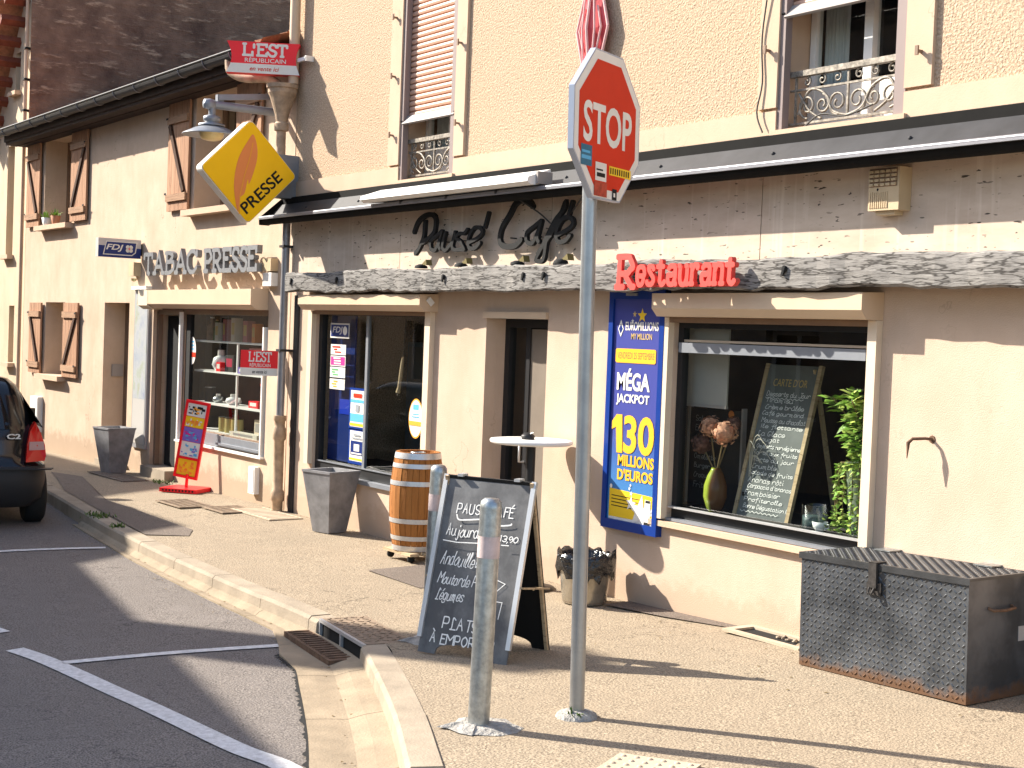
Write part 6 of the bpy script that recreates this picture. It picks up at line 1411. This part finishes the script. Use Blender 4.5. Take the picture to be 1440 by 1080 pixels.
for nm, c, r, mt_ in (('flower_head', (-.10,.02,.30), .078, M['petal']), ('flower_head', (.07,.0,.265), .092, M['petal']), ('flower_head', (-.19,.03,.165), .075, M['petaldark']), ('flower_head', (.05,.1,.33), .05, M['petaldark'])):
    mb = MB()
    for k in range(170):
        d_ = Vector((rnd.gauss(0,1), rnd.gauss(0,1), rnd.gauss(0,1))).normalized(); p = Vector(c)+d_*r*rnd.uniform(.75, 1.05); a = d_.cross(Vector((rnd.uniform(-1,1), rnd.uniform(-1,1), rnd.uniform(-1,1)))).normalized(); b = d_.cross(a); s_ = rnd.uniform(.012, .02); tl_ = d_*s_*.5*rnd.uniform(-1, 1)
        mb.add([p+a*s_+tl_, p+b*s_*.8, p-a*s_-tl_*.6, p-b*s_*.8], [(0,1,2,3)])
    mb.lathe([(0,-r*.8),(r*.6,-r*.5),(r*.78,0),(r*.6,r*.5),(0,r*.8)], c, 10); mb.build(nm, mt_, t, False); st.tube([(0,0,-.03), Vector(c)*.5+Vector((0,0,-.02)), Vector(c)], .006, 5)
st.build('stems', M['stem'], t, False)
t = thing('potted_plant', 'bushy green plant in a pale green pot at the right end of the window', 'plant', (-6.06, .25, .869)); rnd = random.Random(21)
mb = MB(); mb.lathe([(.075,0),(.085,.02),(.125,.42),(.135,.43),(.135,.46),(.115,.46),(.11,.42)], (0,0,0), 24); mb.build('pot', M['potgreen'], t, False)
mb = MB(); mb2 = MB(); stem = MB()
tips = []
for k in range(15):
    a = rnd.uniform(0, 2*math.pi); rr_ = rnd.uniform(.06, .27); h = rnd.uniform(.58, .98); tip = Vector((rr_*math.cos(a)-.05, rr_*.62*math.sin(a)-.06, h)); tips.append(tip)
    pth = catmull([(0,0,.42), tuple(Vector((tip.x*.4, tip.y*.4, .42+(h-.42)*.6))), tuple(tip)], 6); stem.tube([tuple(p) for p in pth], .005, 5)
    for p in pth[3:]:
        for _ in range(4): leafy(mb if rnd.random() < .6 else mb2, p, (rnd.gauss(-.2,1), rnd.gauss(-.5,1), rnd.uniform(-.5,.6)), rnd.uniform(.065,.12), rnd.uniform(.04,.062), rnd.uniform(-.6,.6))
for k in range(17):      # trailing shoots over the pot rim
    a = math.pi*(1+.06*k)+rnd.uniform(-.2,.2); p0 = Vector((.12*math.cos(a), .12*math.sin(a), .45)); ln = rnd.uniform(.15, .42)
    pth = [p0, p0+Vector((.05*math.cos(a), .04*math.sin(a), .0)), p0+Vector((.07*math.cos(a), .05*math.sin(a), -ln*.5)), p0+Vector((.06*math.cos(a), .05*math.sin(a), -ln))]; pth = catmull([tuple(p) for p in pth], 5); stem.tube([tuple(p) for p in pth], .003, 4)
    for p in pth[2:]:
        for _ in range(2): leafy(mb if rnd.random() < .5 else mb2, p, (rnd.gauss(0,1), rnd.gauss(-.5,1), rnd.uniform(-1,.2)), rnd.uniform(.025,.05), rnd.uniform(.018,.03), rnd.uniform(-.6,.6))
for k in range(150):
    p = Vector((rnd.uniform(-.22,.13), rnd.uniform(-.14,.0), rnd.uniform(.01,.16)*rnd.uniform(.4,1))); leafy(mb if rnd.random() < .5 else mb2, p, (rnd.gauss(0,1), rnd.gauss(-.3,1), rnd.uniform(-.1,.9)), rnd.uniform(.03,.055), rnd.uniform(.02,.03), rnd.uniform(-.6,.6))
mb.build('leaves', M['leaf'], t, False); mb2.build('young_leaves', M['leaf2'], t, False); stem.build('stems', M['stem'], t, False)
t = thing('dried_grass', 'spray of pale dry grass between the vase and the dessert board', 'grass', (-7.15, .3, .87)); mb = MB(); rnd = random.Random(2)
for k in range(11):
    e = Vector((rnd.uniform(.05,.28), rnd.uniform(-.1,.1), rnd.uniform(.42,.62))); mb.tube([tuple(p) for p in catmull([(0,0,0), (e.x*.2,e.y*.3,e.z*.8), (e.x*.6,e.y,e.z), (e.x,e.y,e.z-.05)], 5)], .0025, 4)
mb.build('stalks', M['book2'], t, False); mb = MB(); mb.lathe([(.04,0),(.05,.1),(.045,.16)], (0,0,0), 14); mb.build('holder', M['matblack'], t, False)
t = thing('glass_jar', 'clear glass jar beside the white cup', 'jar', (-6.40, .17, .869)); mb = MB(); mb.lathe([(.075,0),(.085,.01),(.085,.16),(.09,.165)], (0,0,0), 24, caps=False); mb.build('jar_wall', M['glass_mirror'], t, False); mb = MB(); mb.lathe([(0,.006),(.078,.006),(.08,.09),(0,.09)], (0,0,0), 20, caps=False); mb.build('contents', mat('jar_contents', (.09,.13,.13), .4), t, False)
t = thing('coffee_cup', 'white coffee cup on the window ledge before the potted plant', 'cup', (-6.31, .125, .869)); mb = MB(); mb.lathe([(.02,0),(.025,.005),(.045,.03),(.052,.065),(.048,.065),(.03,.012),(0,.01)], (0,0,0), 24, caps=False); mb.build('bowl', M['porcelain'], t, False); mb = MB(); mb.tube([(.045,0,.055),(.075,.0,.052),(.078,0,.03),(.042,0,.022)], .006, 6); mb.build('handle', M['porcelain'], t, False)
# goods on the tobacco shop shelves
SHV = {'top': 1.865, 'second': 1.50, 'third': 1.11, 'bottom': .776}
def good(kind, lab, cat, x, sh, w, h, mtl, lid=None, y=.26):
    t = thing(kind, lab, cat, (x, y, SHV[sh]+.0008), 0, 'goods in the tobacco shop window'); mb = MB()
    if kind in ('bottle',): mb.lathe([(w/2,0),(w/2,h*.62),(w*.2,h*.78),(w*.18,h)], (0,0,0), 14)
    elif kind in ('tin', 'canister'): mb.lathe([(w/2,0),(w/2,h)], (0,0,0), 18)
    elif kind == 'teapot': mb.lathe([(w*.3,0),(w*.5,h*.3),(w*.42,h*.65),(w*.15,h*.8)], (0,0,0), 16); mb.tube([(w*.4,0,h*.3),(w*.75,0,h*.5),(w*.8,0,h*.75)], w*.08, 6)
    else: mb.obox((0,0,h/2), (w/2,0,0), (0,.05,0), (0,0,h/2))
    mb.build({'bottle':'flask','tin':'drum','canister':'drum','teapot':'pot_body','book':'cover','box':'carton'}[kind], mtl, t, False)
    mb = MB()
    if kind in ('bottle','tin','canister','teapot'): mb.lathe([(w*(.2 if kind in ('bottle','teapot') else .52), h*(1 if kind != 'teapot' else .8)), (w*(.2 if kind in ('bottle','teapot') else .52), h*1.06)], (0,0,0), 14); nm = 'cap'
    else: mb.obox((0,-.0506,h*.55), (w*.35,0,0), (0,.0006,0), (0,0,h*.25)); nm = 'front_label'
    mb.build(nm, lid or M['signwhite'], t, False)
good('bottle', 'brown bottle, leftmost on the top shelf of the shop window', 'bottle', -16.45, 'top', .13, .27, M['rust'])
for k, (x, w, h, c_, l_) in enumerate(((-16.2,.1,.22,'book2','cream'),(-15.98,.07,.26,'book1','slim pink'),(-15.72,.11,.28,'offwhite','broad pale'),(-15.38,.12,.25,'book1','wide pink'),(-15.15,.09,.22,'orange','orange'))): good('book', f'{l_} book standing on the top shelf of the shop window', 'book', x, 'top', w, h, M[c_], M['gold'])
good('teapot', 'white ornament jug on the second shelf of the shop window', 'ornament', -16.15, 'second', .22, .24, M['porcelain']); good('box', 'black clock-like box on the second shelf of the shop window', 'box', -15.8, 'second', .24, .2, M['matblack'], M['book3'])
good('box', 'crimson gift box on the second shelf of the shop window', 'box', -15.62, 'second', .3, .1, M['book3'], M['purple'], .36); good('book', 'tall salmon picture book on the second shelf of the shop window', 'book', -15.15, 'second', .2, .3, M['book1'], M['restred']); good('tin', 'small red tin on the second shelf of the shop window', 'tin', -14.85, 'second', .12, .13, M['red'])
good('teapot', 'white serving pot on the third shelf of the shop window', 'ornament', -15.75, 'third', .2, .12, M['porcelain']); good('box', 'low red and white carton on the third shelf of the shop window', 'box', -15.1, 'third', .24, .08, M['red']); good('canister', 'large dark red canister on the third shelf of the shop window', 'canister', -14.72, 'third', .26, .28, mat('canister_maroon', (.1,.02,.02), .3), M['red'])
for k, (x, l_) in enumerate(((-15.98,'first'),(-15.80,'second'),(-15.62,'third'))): good('tin', f'yellowish tin on the bottom shelf, {l_} of three from the left', 'tin', x, 'bottom', .15, .17, mat('tin_ochre', (.42,.36,.14), .4), M['matblack'])
good('box', 'left of two white cartons standing on the bottom shelf', 'box', -15.05, 'bottom', .16, .2, M['offwhite'], M['greybar'], .3); good('box', 'right of two white cartons standing on the bottom shelf', 'box', -14.85, 'bottom', .15, .19, M['signwhite'], M['greybar'], .3); good('box', 'flat long pale carton at the front of the bottom shelf', 'box', -15.05, 'bottom', .75, .05, M['book2'], M['greybar'], .12)
t = thing('red_cloth', 'crimson cloth hanging behind the lower shelves of the tobacco shop window', 'cloth', (-14.9, .5, .78)); mb = MB(); n_ = 30; rnd = random.Random(6)
cv = [(-15.42+1.02*k/n_, .50+.025*math.sin(k*1.3)+.01*math.sin(k*2.9), z_+.03*math.sin(k*.4)*(z_ > 1)) for z_ in (.78, 1.48) for k in range(n_+1)]
mb.add(cv, [(k, k+1, n_+2+k, n_+1+k) for k in range(n_)], 0, True); mb.build('cloth', mat('crimson_cloth', (.26,.018,.03), .8, var=.3), t); mb = MB(); mb.tube([(-15.45, .5, 1.485), (-14.38, .5, 1.485)], .008, 6); mb.build('rod', M['galv'], t)
good('box', 'small scarlet box beside the black one on the second shelf', 'box', -15.98, 'second', .12, .11, M['red'], M['signwhite'], .2)
good('box', 'purple box under the salmon book on the second shelf', 'box', -15.32, 'second', .16, .07, M['purple'], M['signwhite'], .2)
good('teapot', 'little silver pot on the third shelf left of the upright', 'ornament', -16.2, 'third', .14, .10, M['galv'])
good('tin', 'dark glass drum at the left end of the third shelf', 'tin', -16.45, 'third', .13, .17, M['matblack'], M['galv'])
good('bottle', 'green bottle second from the left on the top shelf', 'bottle', -16.31, 'top', .08, .24, mat('bottle_green', (.05,.12,.04), .2), M['gold'])
t = thing('window_sticker', 'oval white sticker with a red band on the tobacco shop window', 'sticker', (-16.55, .06, 1.5)); mb = MB(); mb.poly([(-16.58+.115*math.cos(a*math.pi/14), .0635, 1.73+.17*math.sin(a*math.pi/14)) for a in range(28)]); mb.build('field', M['signwhite'], t)
mb = MB(); mb.quad((-16.69,.062,1.65),(-16.47,.062,1.65),(-16.47,.062,1.71),(-16.69,.062,1.71)); mb.build('red_band', M['stopred'], t); mb = MB()
for k in range(3): mb.quad((-16.63,.0625,1.74+.045*k),(-16.53,.0625,1.74+.045*k),(-16.53,.0625,1.76+.045*k),(-16.63,.0625,1.76+.045*k))
mb.build('blue_print', M['skyblue'], t)
# pots on the upper sill
for lab, x, mt_, h in (('small white pot with twiggy plant on the upper left sill', -22.2, M['white'], .12), ('small terracotta pot on the upper left sill beside the shutter', -21.75, M['terracotta'], .13)):
    t = thing('flower_pot', lab, 'flower pot', (x, -.05, 3.489)); mb = MB(); mb.lathe([(.05,0),(.075,h),(.065,h),(.05,h-.03)], (0,0,0), 14); mb.build('pot', mt_, t, False); mb = MB(); rnd = random.Random(lab)
    for k in range(26): leafy(mb, (rnd.uniform(-.04,.04), rnd.uniform(-.04,.04), h-.01), (rnd.gauss(0,.7), rnd.gauss(0,.7), 1), rnd.uniform(.06,.16), .022, rnd.uniform(-.5,.5))
    mb.build('foliage', M['leaf'], t, False)
# weeds
for lab, x, y, n_, s_ in (('weed tuft growing in the kerb joint by the parked car', -14.1, -1.90, 110, .22), ('smaller weed in the kerb joint just past the tuft', -13.3, -2.0, 50, .1), ('yellowish weed at the foot of the shop door step', -16.75, -.22, 70, .3), ('tiny weed at the foot of the stop post', -5.53, -2.44, 26, .05)):
    t = thing('weed', lab, 'weed', (x, y, g(x, y))); mb = MB(); rnd = random.Random(lab)
    for k in range(n_): leafy(mb, (rnd.gauss(0, s_*.4), rnd.gauss(0, min(.05, s_*.3)), .0), (rnd.gauss(0,.6), rnd.gauss(0,.6), .7), rnd.uniform(.03,.075), .014, rnd.uniform(-.5,.5))
    mb.build('blades', M['weed'], t, False)
# grit and dry leaves by the kerb
mb = MB(); rnd = random.Random(30)
for k in range(420):
    x = rnd.uniform(-16, -3.2); s0 = s_of_x(x); 
    if rnd.random() < .55: p = at(KC, s0); y = p.y-rnd.random()**2*.3-.02; z = g(x, y)-.12
    else: y = -rnd.random()**3*1.2-.03; z = g(x, y)+.002
    r = rnd.uniform(.003, .010); a = rnd.uniform(0, 6.28)
    mb.add([(x+r*1.6*math.cos(a), y+r*1.6*math.sin(a), z), (x-r*math.sin(a), y+r*math.cos(a), z+.003), (x-r*1.6*math.cos(a), y-r*1.6*math.sin(a), z), (x+r*math.sin(a), y-r*math.cos(a), z+.003)], [(0,1,2,3)])
o = mb.build('grit', M['stem']); o['kind'] = 'stuff'
